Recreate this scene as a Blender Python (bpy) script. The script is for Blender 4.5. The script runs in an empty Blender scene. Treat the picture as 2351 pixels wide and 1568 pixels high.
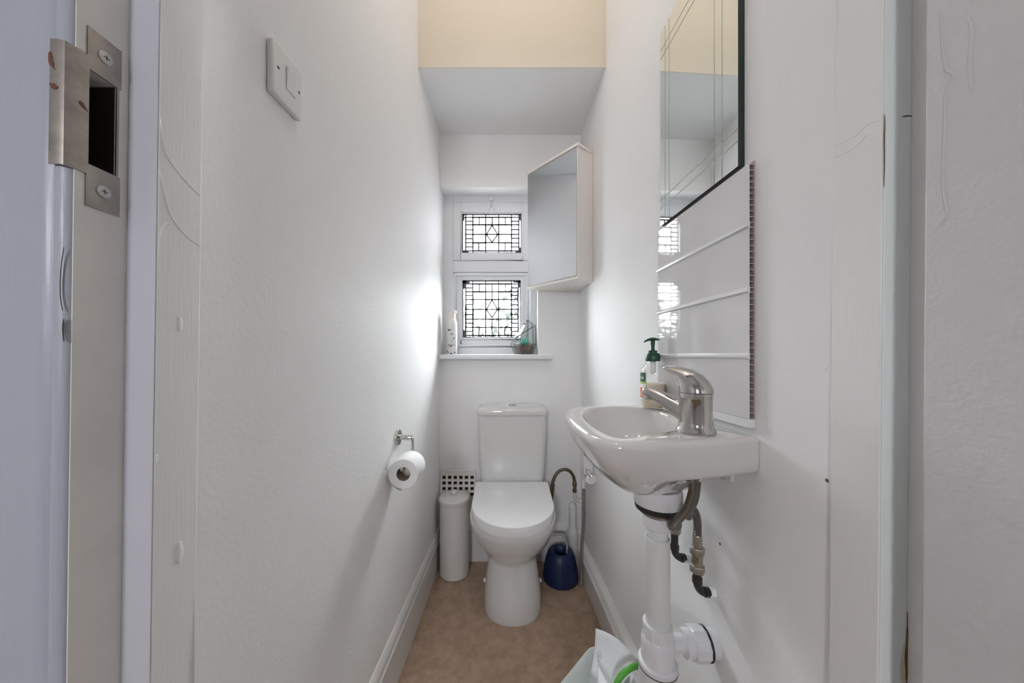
import bpy, bmesh, math, random
from mathutils import Vector, Matrix, noise

# ------------------------------------------------------------------ scene, camera, light
S = bpy.context.scene
COL = S.collection
random.seed(7)
CAM_Z = 1.05
cam_d = bpy.data.cameras.new('camera')
cam = bpy.data.objects.new('camera', cam_d); COL.objects.link(cam)
cam.location = (0, 0, CAM_Z); cam.rotation_euler = (math.pi/2, 0, 0)
cam_d.sensor_fit = 'HORIZONTAL'; cam_d.sensor_width = 36.0
cam_d.lens = 36.0*750/2351
cam_d.shift_x = 15.5/2351; cam_d.shift_y = 31/2351
cam_d.clip_start = 0.01
S.camera = cam

SKY = 78.0                     # overcast sky radiance at the zenith (a third of it at the horizon)
LAMP_W = 2.7                   # ceiling bulb
S.view_settings.view_transform = 'Standard'; S.view_settings.look = 'None'
S.view_settings.gamma = 1.0; S.view_settings.use_curve_mapping = False
S.view_settings.exposure = 0.62
S.cycles.use_denoising = True; S.cycles.use_light_tree = False
S.cycles.max_bounces = 7; S.cycles.diffuse_bounces = 5; S.cycles.glossy_bounces = 4
S.cycles.transparent_max_bounces = 9; S.cycles.sample_clamp_indirect = 6.0

w = bpy.data.worlds.new('overcast_sky'); S.world = w; w.use_nodes = True
bg = w.node_tree.nodes['Background']
bg.inputs[0].default_value = (0.945, 0.955, 1.0, 1); _n = w.node_tree.nodes; _l = w.node_tree.links            # CIE overcast sky: L = Lz (1 + 2 sin h) / 3
_tc = _n.new('ShaderNodeTexCoord'); _sp = _n.new('ShaderNodeSeparateXYZ'); _mx = _n.new('ShaderNodeMath'); _ma = _n.new('ShaderNodeMath')
_mx.operation = 'MAXIMUM'; _mx.inputs[1].default_value = 0.0
_ma.operation = 'MULTIPLY_ADD'; _ma.inputs[1].default_value = SKY*2/3; _ma.inputs[2].default_value = SKY/3
_l.new(_tc.outputs['Generated'], _sp.inputs[0]); _l.new(_sp.outputs['Z'], _mx.inputs[0]); _l.new(_mx.outputs[0], _ma.inputs[0]); _l.new(_ma.outputs[0], bg.inputs[1])

def portal(loc, rot, sx, sy):
    l = bpy.data.lights.new('sky_portal', 'AREA'); l.shape = 'RECTANGLE'; l.size = sx; l.size_y = sy
    l.cycles.is_portal = True
    o = bpy.data.objects.new('sky_portal', l); COL.objects.link(o); o.location = loc; o.rotation_euler = rot
portal((-.073, 1.83, 1.46), (-math.pi/2, 0, 0), .40, .74)        # toilet window, light towards -Y
portal((-.50, -1.72, 1.60), (math.pi/2, 0, 0), .36, .36)        # unseen hall opening added for light, towards +Y

# ------------------------------------------------------------------ materials
MATS = {}
def mat(name, col, rough=.5, metal=0., bump=None, var=None, spec=.5, coat=0., trans=0., ior=1.5, emit=None):
    if name in MATS: return MATS[name]
    m = bpy.data.materials.new(name); m.use_nodes = True; nt = m.node_tree
    b = nt.nodes['Principled BSDF']
    b.inputs['Base Color'].default_value = (*col, 1); b.inputs['Roughness'].default_value = rough
    b.inputs['Metallic'].default_value = metal; b.inputs['Specular IOR Level'].default_value = spec
    b.inputs['IOR'].default_value = ior
    b.inputs['Coat Weight'].default_value = coat; b.inputs['Coat Roughness'].default_value = .04
    b.inputs['Transmission Weight'].default_value = trans
    if emit:
        b.inputs['Emission Color'].default_value = (*emit[0], 1); b.inputs['Emission Strength'].default_value = emit[1]
    tc = nt.nodes.new('ShaderNodeTexCoord')
    if var:      # (scale, colour2, lo, hi, stretch)
        mp = nt.nodes.new('ShaderNodeMapping'); nz = nt.nodes.new('ShaderNodeTexNoise'); cr = nt.nodes.new('ShaderNodeValToRGB')
        mp.inputs['Scale'].default_value = var[4] if len(var) > 4 else (1, 1, 1)
        nz.inputs['Scale'].default_value = var[0]; nz.inputs['Detail'].default_value = 4; nz.inputs['Roughness'].default_value = .65
        cr.color_ramp.elements[0].position = var[2]; cr.color_ramp.elements[1].position = var[3]
        cr.color_ramp.elements[0].color = (*col, 1); cr.color_ramp.elements[1].color = (*var[1], 1)
        nt.links.new(tc.outputs['Object'], mp.inputs[0]); nt.links.new(mp.outputs[0], nz.inputs['Vector'])
        nt.links.new(nz.outputs['Fac'], cr.inputs[0]); nt.links.new(cr.outputs[0], b.inputs['Base Color'])
    if bump:     # list of (scale, strength, distance, stretch)
        prev = None
        for bp in bump:
            mp = nt.nodes.new('ShaderNodeMapping'); nz = nt.nodes.new('ShaderNodeTexNoise'); bn = nt.nodes.new('ShaderNodeBump')
            mp.inputs['Scale'].default_value = bp[3] if len(bp) > 3 else (1, 1, 1)
            nz.inputs['Scale'].default_value = bp[0]; nz.inputs['Detail'].default_value = bp[4] if len(bp) > 4 else 1.0
            bn.inputs['Strength'].default_value = bp[1]; bn.inputs['Distance'].default_value = bp[2]
            nt.links.new(tc.outputs['Object'], mp.inputs[0]); nt.links.new(mp.outputs[0], nz.inputs['Vector'])
            nt.links.new(nz.outputs['Fac'], bn.inputs['Height'])
            if prev: nt.links.new(prev.outputs[0], bn.inputs['Normal'])
            prev = bn
        nt.links.new(prev.outputs[0], b.inputs['Normal'])
    MATS[name] = m
    return m

def thin_glass(name, tint, translucent=0., gloss=1.0, bump=None):
    m = bpy.data.materials.new(name); m.use_nodes = True; nt = m.node_tree
    for n in list(nt.nodes): nt.nodes.remove(n)
    out = nt.nodes.new('ShaderNodeOutputMaterial'); tr = nt.nodes.new('ShaderNodeBsdfTransparent')
    tr.inputs[0].default_value = (*tint, 1)
    gl = nt.nodes.new('ShaderNodeBsdfGlossy'); gl.inputs['Roughness'].default_value = .03
    fr = nt.nodes.new('ShaderNodeFresnel')
    ge = nt.nodes.new('ShaderNodeNewGeometry'); io = nt.nodes.new('ShaderNodeMath'); io.operation = 'MULTIPLY_ADD'   # both faces of a thin pane reflect alike
    io.inputs[1].default_value = 1/1.45-1.45; io.inputs[2].default_value = 1.45
    nt.links.new(ge.outputs['Backfacing'], io.inputs[0]); nt.links.new(io.outputs[0], fr.inputs[0])
    mx = nt.nodes.new('ShaderNodeMixShader')
    nt.links.new(fr.outputs[0], mx.inputs[0])
    src = tr
    if translucent:
        tl = nt.nodes.new('ShaderNodeBsdfTranslucent'); tl.inputs[0].default_value = (*tint, 1)
        m2 = nt.nodes.new('ShaderNodeMixShader'); m2.inputs[0].default_value = translucent
        nt.links.new(tr.outputs[0], m2.inputs[1]); nt.links.new(tl.outputs[0], m2.inputs[2]); src = m2
        if bump:
            tc = nt.nodes.new('ShaderNodeTexCoord'); nz = nt.nodes.new('ShaderNodeTexVoronoi'); bn = nt.nodes.new('ShaderNodeBump')
            nz.inputs['Scale'].default_value = bump[0]; bn.inputs['Strength'].default_value = bump[1]; bn.inputs['Distance'].default_value = bump[2]
            nt.links.new(tc.outputs['Object'], nz.inputs['Vector']); nt.links.new(nz.outputs['Distance'], bn.inputs['Height'])
            nt.links.new(bn.outputs[0], tl.inputs['Normal']); nt.links.new(bn.outputs[0], gl.inputs['Normal'])
    nt.links.new(src.outputs[0], mx.inputs[1]); nt.links.new(gl.outputs[0], mx.inputs[2])
    nt.links.new(mx.outputs[0], out.inputs[0])
    MATS[name] = m
    return m

M_WALL = mat('matt_white_wall_paint', (.88, .875, .875), .62, spec=.25, bump=[(150, .09, .003, (1, 1, 1), 0.)])
M_CEIL = mat('white_ceiling_paint', (.87, .87, .87), .7, bump=[(200, .08, .002, (1, 1, 1), 0.)])
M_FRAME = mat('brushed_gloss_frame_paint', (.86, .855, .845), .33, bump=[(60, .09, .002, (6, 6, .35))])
M_FRAME_HALL = mat('frame_paint_hall_shade', (.44, .47, .535), .36, bump=[(50, .15, .002, (6, 6, .4))])  # bluish hall daylight and shade put into the frame colour
M_LILAC = mat('lilac_stop_front', (.62, .62, .68), .36, bump=[(40, .12, .002, (4, 4, .5))])  # front of the left stop, darker and bluer than its side
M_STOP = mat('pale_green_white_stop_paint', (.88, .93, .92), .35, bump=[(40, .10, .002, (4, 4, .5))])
M_REBATE = mat('cream_rebate_paint', (.86, .83, .78), .45, bump=[(30, .12, .003)], var=(9, (.78, .75, .71), .4, .7))
M_DOOR = mat('rollered_door_paint', (.66, .65, .66), .4, bump=[(170, .30, .002)])
M_SKIRT = mat('skirting_gloss_paint', (.76, .75, .74), .3, bump=[(40, .08, .002)])
M_FLOOR = mat('mottled_tan_vinyl', (.36, .25, .175), .42, var=(26, (.46, .33, .24), .36, .64), bump=[(220, .06, .001)])
M_CERAMIC = mat('white_glazed_ceramic', (.72, .715, .705), .12, coat=.6)
M_BASIN = mat('ivory_glazed_ceramic', (.68, .665, .65), .07, coat=1.0)
M_PLASTIC = mat('white_gloss_plastic', (.80, .80, .80), .25)
M_PIPE = mat('white_pipe_plastic', (.74, .74, .76), .30)
M_PIPE2 = mat('aged_white_pipe_plastic', (.72, .735, .72), .28)
M_LID = mat('white_seat_plastic', (.83, .83, .84), .16)
M_BIN = mat('white_enamel_bin', (.76, .74, .72), .35)
M_CHROME = mat('chrome', (.56, .54, .52), .09, 1.0)
M_STEEL = mat('brushed_steel', (.38, .345, .31), .35, 1.0, bump=[(90, .2, .001, (1, 1, .2))], var=(40, (.27, .245, .225), .4, .7))
M_VALVE = mat('nickel_valve', (.42, .39, .34), .32, 1.0)
M_BRASS = mat('dull_brass', (.20, .15, .10), .45, .7)
M_BLACKPIPE = mat('black_painted_pipe', (.025, .022, .02), .35, var=(35, (.02, .018, .016), .4, .6))
M_RUBBER = mat('black_rubber', (.015, .015, .015), .55)
M_DARK = mat('cavity_shade', (.02, .015, .012), .9)  # near-black, painted in for shade inside the latch and vent holes
M_RUST = mat('rust_red_stain', (.16, .055, .035), .7)
M_SCREW = mat('paint_spattered_screw', (.55, .54, .52), .4, .5)
M_SCREWD = mat('dark_screw', (.10, .085, .07), .45, .6)
M_MIRROR = mat('mirror_silver', (.86, .90, .89), .0, 1.0)
M_MIRROR2 = mat('cabinet_mirror', (.74, .765, .79), .015, 1.0)
M_GROOVE = mat('cut_glass_groove', (.40, .43, .41), .25, .9)
M_MEDGE = mat('dark_mirror_edge', (.01, .025, .02), .2)
M_PANEL = mat('glossy_lilac_white_cladding', (.70, .68, .69), .035, coat=.5)
M_BEAD = mat('silver_white_bead', (.86, .86, .87), .18, .25)
M_RIB = mat('cladding_rib', (.50, .42, .42), .5)
M_CAB = mat('warm_white_cabinet', (.80, .76, .72), .4)
M_WINF = mat('white_window_paint', (.80, .82, .85), .38, bump=[(40, .12, .002)])
M_LEAD = mat('lead_came', (.08, .08, .09), .55, .3)
M_PANE_UP = thin_glass('clear_window_pane', (.975, .985, 1.0), .6)
M_PANE_LO = thin_glass('hammered_window_pane', (.955, .985, .975))
M_GLASS = thin_glass('thin_clear_glass', (.985, .992, .99))
M_WIRE = mat('black_metal_wire', (.03, .03, .03), .4, .8)
M_SOIL = mat('brown_soil', (.10, .065, .05), .9, var=(120, (.20, .14, .11), .45, .6), bump=[(90, .8, .004)])
M_LEAF = mat('green_succulent_leaf', (.08, .58, .40), .4)
M_LEAFTIP = mat('dark_leaf_tip', (.01, .05, .04), .5)
M_CAN = mat('white_aerosol_can', (.80, .80, .79), .3)
M_CANCAP = mat('cream_spray_cap', (.84, .76, .70), .45)
M_INK = mat('black_print', (.03, .03, .035), .6)
M_GREYINK = mat('grey_print', (.32, .34, .42), .6)
M_PINKINK = mat('pink_print', (.72, .55, .52), .6)
M_DGREEN = mat('dark_green_plastic', (.004, .055, .025), .35)
M_BOTTLE = thin_glass('clear_bottle_plastic', (.985, .99, .985))
M_SOAP = mat('cream_liquid_soap', (.86, .74, .58), .3)
M_LGREEN = mat('label_dark_green', (.006, .10, .04), .4)
M_LLIME = mat('label_lime', (.35, .55, .10), .4)
M_LPEACH = mat('label_peach', (.80, .45, .28), .4, var=(160, (.62, .08, .05), .45, .55))
M_LWHITE = mat('label_white', (.85, .85, .83), .4)
M_BLUE = mat('dark_blue_plastic', (.0015, .010, .060), .45)
M_PAPER = mat('white_tissue_paper', (.84, .84, .84), .8, bump=[(300, .15, .001)])
M_CARD = mat('brown_card_core', (.30, .25, .20), .85)
M_SHEET = mat('white_paper_sheet', (.82, .83, .85), .5)
M_TUB = mat('greenish_white_tub_plastic', (.80, .83, .81), .3)
M_GREEN = mat('bright_green_plastic', (.08, .36, .03), .35)
M_CHIP = mat('exposed_brown_wood', (.20, .09, .045), .8)
M_OLDPAINT = mat('old_cream_paint', (.62, .60, .44), .6)
M_HEDGE = mat('hedge_leaf', (.0085, .0125, .0095), .6)
M_CRACK = mat('dark_brown_line', (.10, .085, .07), .9)  # plain dark brown for cracks, slots, gaps and small holes

# ------------------------------------------------------------------ mesh helpers
def obj_link(o, parent):
    COL.objects.link(o)
    if parent is not None: o.parent = parent
    return o
ROOT = {}
def thing(name, label, cat, loc, group=None):
    o = bpy.data.objects.new(name, None); COL.objects.link(o); o.location = loc
    o.empty_display_size = .02
    o['label'] = label; o['category'] = cat
    if group: o['group'] = group
    ROOT[o] = Vector(loc)
    return o
def tag(o, label, cat, group=None):
    o['label'] = label; o['category'] = cat
    if group: o['group'] = group
    return o
def struct(o, label=None):
    o['kind'] = 'structure'
    if label: o['label'] = label
    return o

class MB:
    def __init__(s): s.v = []; s.f = []; s.xf = None
    def add(s, vs, fs):
        n = len(s.v); s.v += [tuple(p) for p in vs]; s.f += [tuple(i+n for i in f) for f in fs]; return s
    def box(s, x0, x1, y0, y1, z0, z1):
        return s.hexa([(x0,y0),(x1,y0),(x1,y1),(x0,y1)], z0, z1)
    def hexa(s, poly, z0, z1):
        """plan polygon extruded between z0 and z1"""
        n = len(poly)
        vs = [(x,y,z0) for x,y in poly] + [(x,y,z1) for x,y in poly]
        fs = [tuple(range(n-1,-1,-1)), tuple(range(n,2*n))] + [(i,(i+1)%n,(i+1)%n+n,i+n) for i in range(n)]
        return s.add(vs, fs)
    def extr(s, poly, vec):
        """3-D polygon extruded along a vector"""
        n = len(poly); vec = Vector(vec)
        vs = [Vector(p) for p in poly] + [Vector(p)+vec for p in poly]
        fs = [tuple(range(n-1,-1,-1)), tuple(range(n,2*n))] + [(i,(i+1)%n,(i+1)%n+n,i+n) for i in range(n)]
        return s.add(vs, fs)
    def loft(s, rings, cap0=True, cap1=True, closed=True):
        n = len(rings[0]); vs = [p for r in rings for p in r]; fs = []
        for k in range(len(rings)-1):
            for i in range(n if closed else n-1):
                j = (i+1) % n
                fs.append((k*n+i, k*n+j, (k+1)*n+j, (k+1)*n+i))
        if cap0: fs.append(tuple(range(n-1,-1,-1)))
        if cap1: fs.append(tuple((len(rings)-1)*n+i for i in range(n)))
        return s.add(vs, fs)
    def lathe(s, prof, c=(0,0,0), axis=(0,0,1), n=32, cap0=True, cap1=True):
        ax = Vector(axis).normalized(); u = ax.orthogonal().normalized(); v = ax.cross(u); c = Vector(c)
        rings = [[c + ax*h + (u*math.cos(2*math.pi*i/n) + v*math.sin(2*math.pi*i/n))*max(r,1e-5) for i in range(n)] for r, h in prof]
        return s.loft(rings, cap0, cap1)
    def tube(s, path, r, n=12, cap=True, scale=None):
        P = [Vector(p) for p in path]; rings = []
        t0 = (P[1]-P[0]).normalized(); u = t0.orthogonal().normalized()
        for k, p in enumerate(P):
            t = (P[min(k+1,len(P)-1)] - P[max(k-1,0)]).normalized()
            u = (u - t*u.dot(t)).normalized(); v = t.cross(u)
            rr = r[k] if isinstance(r,(list,tuple)) else r
            rings.append([p + (u*math.cos(2*math.pi*i/n)+v*math.sin(2*math.pi*i/n))*rr for i in range(n)])
        return s.loft(rings, cap, cap)
    def ring(s, c, axis, r_out, r_in, h, n=40):
        ax = Vector(axis).normalized(); u = ax.orthogonal().normalized(); v = ax.cross(u); c = Vector(c)
        def R(rad, hh): return [c+ax*hh+(u*math.cos(2*math.pi*i/n)+v*math.sin(2*math.pi*i/n))*rad for i in range(n)]
        rs = [R(r_in,0),R(r_out,0),R(r_out,h),R(r_in,h),R(r_in,0)]
        return s.loft(rs, False, False)
    def build(s, name, m, parent=None, smooth=0., bevel=0., seg=2, origin=None, subsurf=0):
        root = parent
        while root is not None and root not in ROOT: root = root.parent
        if root is not None: o0 = ROOT[root]
        elif parent is not None: o0 = Vector((0,0,0))
        elif origin is not None: o0 = Vector(origin)
        else:
            xs = [p[0] for p in s.v]; ys = [p[1] for p in s.v]; zs = [p[2] for p in s.v]
            o0 = Vector(((min(xs)+max(xs))/2, (min(ys)+max(ys))/2, min(zs)))
        if parent is not None and root is None: o0 = Vector(parent.get('_o', (0,0,0)))
        me = bpy.data.meshes.new(name)
        me.from_pydata([tuple(Vector(p)-o0) for p in s.v], [], s.f)
        bm = bmesh.new(); bm.from_mesh(me)
        bmesh.ops.remove_doubles(bm, verts=bm.verts, dist=1e-6)
        bmesh.ops.recalc_face_normals(bm, faces=bm.faces); bm.to_mesh(me); bm.free()
        if smooth:
            me.polygons.foreach_set('use_smooth', [True]*len(me.polygons))
            me.set_sharp_from_angle(angle=math.radians(smooth))
        me.materials.append(m)
        o = bpy.data.objects.new(name, me); obj_link(o, parent)
        if parent is None:
            o.location = o0; o['_o'] = tuple(o0)
        if bevel:
            b = o.modifiers.new('bevel', 'BEVEL'); b.width = bevel; b.segments = seg; b.limit_method = 'ANGLE'; b.angle_limit = math.radians(40)
            b.harden_normals = False
            if not smooth:
                me.polygons.foreach_set('use_smooth', [True]*len(me.polygons)); me.set_sharp_from_angle(angle=math.radians(35))
        if subsurf:
            b = o.modifiers.new('sub', 'SUBSURF'); b.levels = subsurf; b.render_levels = subsurf
        return o
    def shear(s, k, z0=CAM_Z):
        s.v = [(x + k*(z-z0), y, z) for x, y, z in s.v]; return s

def curve(pts, n=8, closed=False):
    """Catmull-Rom through the points"""
    P = [Vector(p) for p in pts]; out = []; m = len(P)
    rng = range(m if closed else m-1)
    for i in rng:
        if closed: p0,p1,p2,p3 = P[(i-1)%m],P[i],P[(i+1)%m],P[(i+2)%m]
        else: p0,p1,p2,p3 = P[max(i-1,0)],P[i],P[i+1],P[min(i+2,m-1)]
        for k in range(n):
            t = k/n
            out.append(.5*((2*p1)+(-p0+p2)*t+(2*p0-5*p1+4*p2-p3)*t*t+(-p0+3*p1-3*p2+p3)*t**3))
    if not closed: out.append(P[-1])
    return out
def text_mesh(txt, size):
    c = bpy.data.curves.new('tmp', 'FONT'); c.body = txt; c.size = size; c.align_x = 'CENTER'; c.resolution_u = 3
    o = bpy.data.objects.new('tmp', c); COL.objects.link(o)
    dg = bpy.context.evaluated_depsgraph_get(); me = bpy.data.meshes.new_from_object(o.evaluated_get(dg))
    vs = [tuple(v.co) for v in me.vertices]; fs = [tuple(p.vertices) for p in me.polygons]
    bpy.data.objects.remove(o); bpy.data.curves.remove(c); bpy.data.meshes.remove(me)
    return vs, fs

# ------------------------------------------------------------------ the room: walls taper slightly towards the back
def wl(y): return -(.385 - .0307*y)
def wr(y): return .442 - .0333*y
YB, YH, CEIL = 1.67, 1.295, 2.98
YF0, YF1 = .3015, .40            # hall face and room face of the door wall

struct(MB().hexa([(-1.3,-1.9),(1.5,-1.9),(1.5,2.0),(-1.3,2.0)], -.1, 0).build('floor', M_FLOOR), 'mottled tan vinyl floor')
struct(MB().hexa([(wl(.392),.392),(wl(1.86),1.86),(-.50,1.86),(-.50,.392)], 0, CEIL).build('wall_left', M_WALL), 'plain white painted left wall')
struct(MB().hexa([(wr(.424),.424),(wr(1.86),1.86),(.60,1.86),(.60,.424)], 0, CEIL).build('wall_right', M_WALL), 'plain white painted right wall')
HEAD, SILL, XR = 1.907, 1.028, .167
wb = MB().box(-.45,.50,YB,1.86,HEAD,CEIL).box(XR,.50,YB,1.86,SILL,HEAD).box(-.45,.50,YB,1.86,0,SILL)
struct(wb.build('wall_back', M_WALL), 'white back wall with the leaded window')
bk = MB().extr([(-.45,YH,2.188),(-.45,YB,2.1745),(-.45,YB,CEIL),(-.45,YH,CEIL)], (.95,0,0))
bo = struct(bk.build('wall_bulkhead', M_CEIL), 'boxed bulkhead above the toilet with a cream front')
MB().box(wl(YH),wr(YH),YH-.002,YH,2.188,CEIL).build('cream_front', mat('cream_wall_paint', (.66, .60, .51), .6), bo)
struct(MB().box(-.6,.7,.30,1.95,CEIL,CEIL+.1).build('ceiling', M_CEIL), 'white ceiling')

# hall behind the camera
struct(MB().box(-1.3,-.50,YF0+.02,YF1,0,2.6).box(.60,1.5,YF0+.02,YF1,0,2.6).box(-.60,.70,YF0+.02,YF1,2.02,3.1).build('wall_hall_front', M_WALL), 'hall wall around the doorway')
struct(MB().box(-1.4,-1.3,-1.9,YF1,0,2.6).build('wall_hall_left', M_WALL), 'hall side wall')
struct(MB().box(1.5,1.6,-1.9,YF1,0,2.6).build('wall_hall_right', M_WALL), 'hall side wall')
hb = MB().box(-1.3,-.68,-1.9,-1.75,0,2.6).box(-.32,1.5,-1.9,-1.75,0,2.6).box(-.68,-.32,-1.9,-1.75,0,1.42).box(-.68,-.32,-1.9,-1.75,1.78,2.6)  # unseen opening added here to let skylight onto the doorway
struct(hb.build('wall_hall_back', M_WALL), 'unseen hall wall with an opening added for light')
struct(MB().box(-1.4,1.6,-1.9,YF1,2.6,2.7).build('ceiling_hall', M_CEIL), 'hall ceiling')

# old screw holes in the right wall
for yy, zz, rr_ in ((.436,1.0328,.0018),(.434,.8832,.0016),(.640,.680,.0016)):
    MB().lathe([(rr_*1.6,0),(rr_*1.3,.0006),(rr_*.5,.0007)], (wr(yy),yy,zz), (-1,0,0), 10).build('filled_hole', M_CRACK if rr_ < .0017 else M_WALL, bpy.data.objects['wall_right'])
# skirting boards
def skirt(pts, fn, y0, y1, name, label):
    r0 = [(fn(y0, d), y0, z) for d, z in pts]; r1 = [(fn(y1, d), y1, z) for d, z in pts]
    o = MB().loft([r0, r1]).build(name, M_SKIRT, smooth=25); return struct(o, label)
skirt([(0,0),(.009,0),(.009,.128),(.013,.134),(.0135,.143),(.010,.147),(.0085,.149),(.011,.153),(.012,.166),(.008,.177),(.003,.186),(0,.188)],
      lambda y, d: wl(y)+d, .40, YB, 'baseboard_left', 'white moulded skirting along the left wall')
skirt([(0,0),(.032,0),(.032,.092),(.037,.098),(.0365,.108),(.033,.113),(.030,.115),(.031,.120),(.024,.130),(.012,.134),(0,.1345)],
      lambda y, d: wr(y)-d, .43, YB, 'baseboard_right', 'white moulded skirting along the right wall')
rb = [(0,0),(.010,0),(.010,.15),(.014,.157),(.014,.17),(.009,.183),(0,.19)]
struct(MB().loft([[(x, YB-d, z) for d, z in rb] for x in (wl(YB)+.012, wr(YB)-.033)]).build('baseboard_back', M_SKIRT, smooth=25), 'skirting along the back wall behind the toilet')

# ------------------------------------------------------------------ door frame (leans a little, as the old frame does)
KL, KR = .014, .008
XJ = -.40
hy0, hy1, hz0, hz1 = .3105, .3325, 1.232, 1.322        # latch hole
jl = MB()
jl.box(-.50,XJ,YF0,.3447,0,hz0).box(-.50,XJ,YF0,.3447,hz1,2.02).box(-.50,XJ,YF0,hy0,hz0,hz1).box(-.50,XJ,hy1,.3447,hz0,hz1).box(-.50,XJ-.035,hy0,hy1,hz0,hz1)
jl.shear(KL)
t1 = struct(jl.build('trim_1', M_REBATE), 'cream painted door jamb rebate with the metal strike plate')
cav = MB().box(XJ-.0345,XJ-.034,hy0,hy1,hz0,hz1).box(XJ-.034,XJ-.001,hy0+.0002,hy0+.0006,hz0,hz1).box(XJ-.034,XJ-.001,hy1-.0006,hy1-.0002,hz0,hz1).shear(KL)
cav.build('latch_hole_shade', M_DARK, t1)  # dark linings paint the shade inside the latch hole
st = MB().box(-.50,-.369,.3447,.3945,0,2.02).shear(KL)
t2 = struct(st.build('trim_2', M_FRAME, bevel=.0015), 'brush painted door stop at the left of the doorway')
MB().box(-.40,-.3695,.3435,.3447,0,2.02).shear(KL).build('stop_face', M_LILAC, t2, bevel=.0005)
# architrave facing the hall: flat board with a rounded arris
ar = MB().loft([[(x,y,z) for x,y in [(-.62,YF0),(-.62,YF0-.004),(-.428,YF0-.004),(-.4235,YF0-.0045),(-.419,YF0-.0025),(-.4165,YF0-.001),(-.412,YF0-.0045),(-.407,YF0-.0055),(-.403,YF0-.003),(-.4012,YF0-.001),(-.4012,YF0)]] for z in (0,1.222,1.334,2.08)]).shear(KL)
t3 = struct(ar.build('trim_3', M_FRAME_HALL, smooth=50), 'architrave left of the doorway with bluish hall shade in its colour')
# right side
jr = MB().box(.457,.60,YF0,.3706,0,2.02).shear(KR)
t4 = struct(jr.build('trim_4', M_FRAME), 'right door jamb behind the open door')
sr = MB().box(.4255,.60,.3706,.4265,0,2.02).shear(KR)
t5 = struct(sr.build('trim_5', M_FRAME, bevel=.0012), 'right door stop with a repaired joint')
srf = MB().box(.427,.457,.3692,.3706,0,2.02).shear(KR)
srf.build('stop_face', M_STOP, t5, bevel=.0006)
struct(MB().box(-.5,.60,YF0,.3945,2.02,2.08).build('trim_6', M_FRAME), 'door head lining above the opening')
# paint runs, cracks and chips on the frame
def strip(name, pts, wid, thick, axis, m, par, k):
    """ribbon along pts lying on a plane with normal axis"""
    P = curve([Vector(p) for p in pts], 6); nrm = Vector(axis); mb = MB(); rings = []
    for i, p in enumerate(P):
        t = (P[min(i+1,len(P)-1)]-P[max(i-1,0)]).normalized(); side = t.cross(nrm).normalized()
        f = math.sin(math.pi*(i+.5)/(len(P)))**.4
        ww = (wid[min(i*len(wid)//len(P), len(wid)-1)] if isinstance(wid, list) else wid)*f/2
        rings.append([p-side*ww, p-side*ww*.4+nrm*thick, p+side*ww*.4+nrm*thick, p+side*ww])
    mb.loft(rings).shear(k); return mb.build(name, m, par, smooth=60)
XS = -.369
for pts in ([(XS,.346,1.30),(XS,.352,1.268),(XS,.364,1.256),(XS,.378,1.247),(XS,.392,1.241)],
            [(XS,.346,1.245),(XS,.352,1.222),(XS,.357,1.206),(XS,.366,1.194),(XS,.378,1.186),(XS,.392,1.181)],
            [(XS,.3455,1.162),(XS,.347,1.178),(XS,.351,1.190),(XS,.357,1.193)]):
    strip('paint_run', pts, .0022, .0007, (1,0,0), M_FRAME, t2, KL)
for y, z, r in ((.369,1.085,.004),(.372,.825,.006),(.3475,.94,.002)):
    strip('paint_blob', [(XS,y,z-r*2),(XS,y+.001,z),(XS,y,z+r*2)], r*1.6, .0012, (1,0,0), M_FRAME, t2, KL)
strip('crack', [(-.4015,YF0-.0052,1.148),(-.4035,YF0-.0055,1.13),(-.4038,YF0-.0056,1.105),(-.402,YF0-.0052,1.09)], .0012, .0003, (0,-1,0), M_CRACK, t3, KL)
strip('crack', [(-.4016,YF0-.0045,1.083),(-.4022,YF0-.0045,1.075),(-.4014,YF0-.0045,1.062)], .0022, .0003, (0,-1,0), M_BLACKPIPE, t3, KL)
XRS = .4255
for pts, wd in (([(XRS,.424,1.322),(XRS,.40,1.318),(XRS,.385,1.322),(XRS,.373,1.318)], .0016),
                ([(XRS,.424,1.305),(XRS,.41,1.304),(XRS,.395,1.306),(XRS,.386,1.310)], .0011)):
    strip('joint_ridge', pts, wd, .0005, (-1,0,0), M_FRAME, t5, KR)
strip('crack', [(.4265,.3690,1.322),(.4268,.3690,1.312),(.4265,.3690,1.296),(.4268,.369,1.27),(.4265,.369,1.24)], .0014, .0002, (0,-1,0), M_CHIP, t5, KR)
strip('crack', [(.4575,.3688,1.3195),(.452,.3688,1.320),(.446,.3688,1.319)], .0015, .0002, (0,-1,0), M_CRACK, t5, KR)
strip('wood_chip', [(.4562,.3688,.76),(.4565,.3688,.735),(.4555,.3688,.71),(.456,.3688,.69),(.4555,.3688,.665)], [.0012,.0028,.0035,.003,.0012], .0004, (0,-1,0), M_CHIP, t5, KR)
strip('old_paint_patch', [(.4545,.3689,.725),(.452,.3689,.70),(.4535,.3689,.67),(.4505,.3689,.64)], [.003,.005,.004,.007], .0003, (0,-1,0), M_OLDPAINT, t5, KR)

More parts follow.
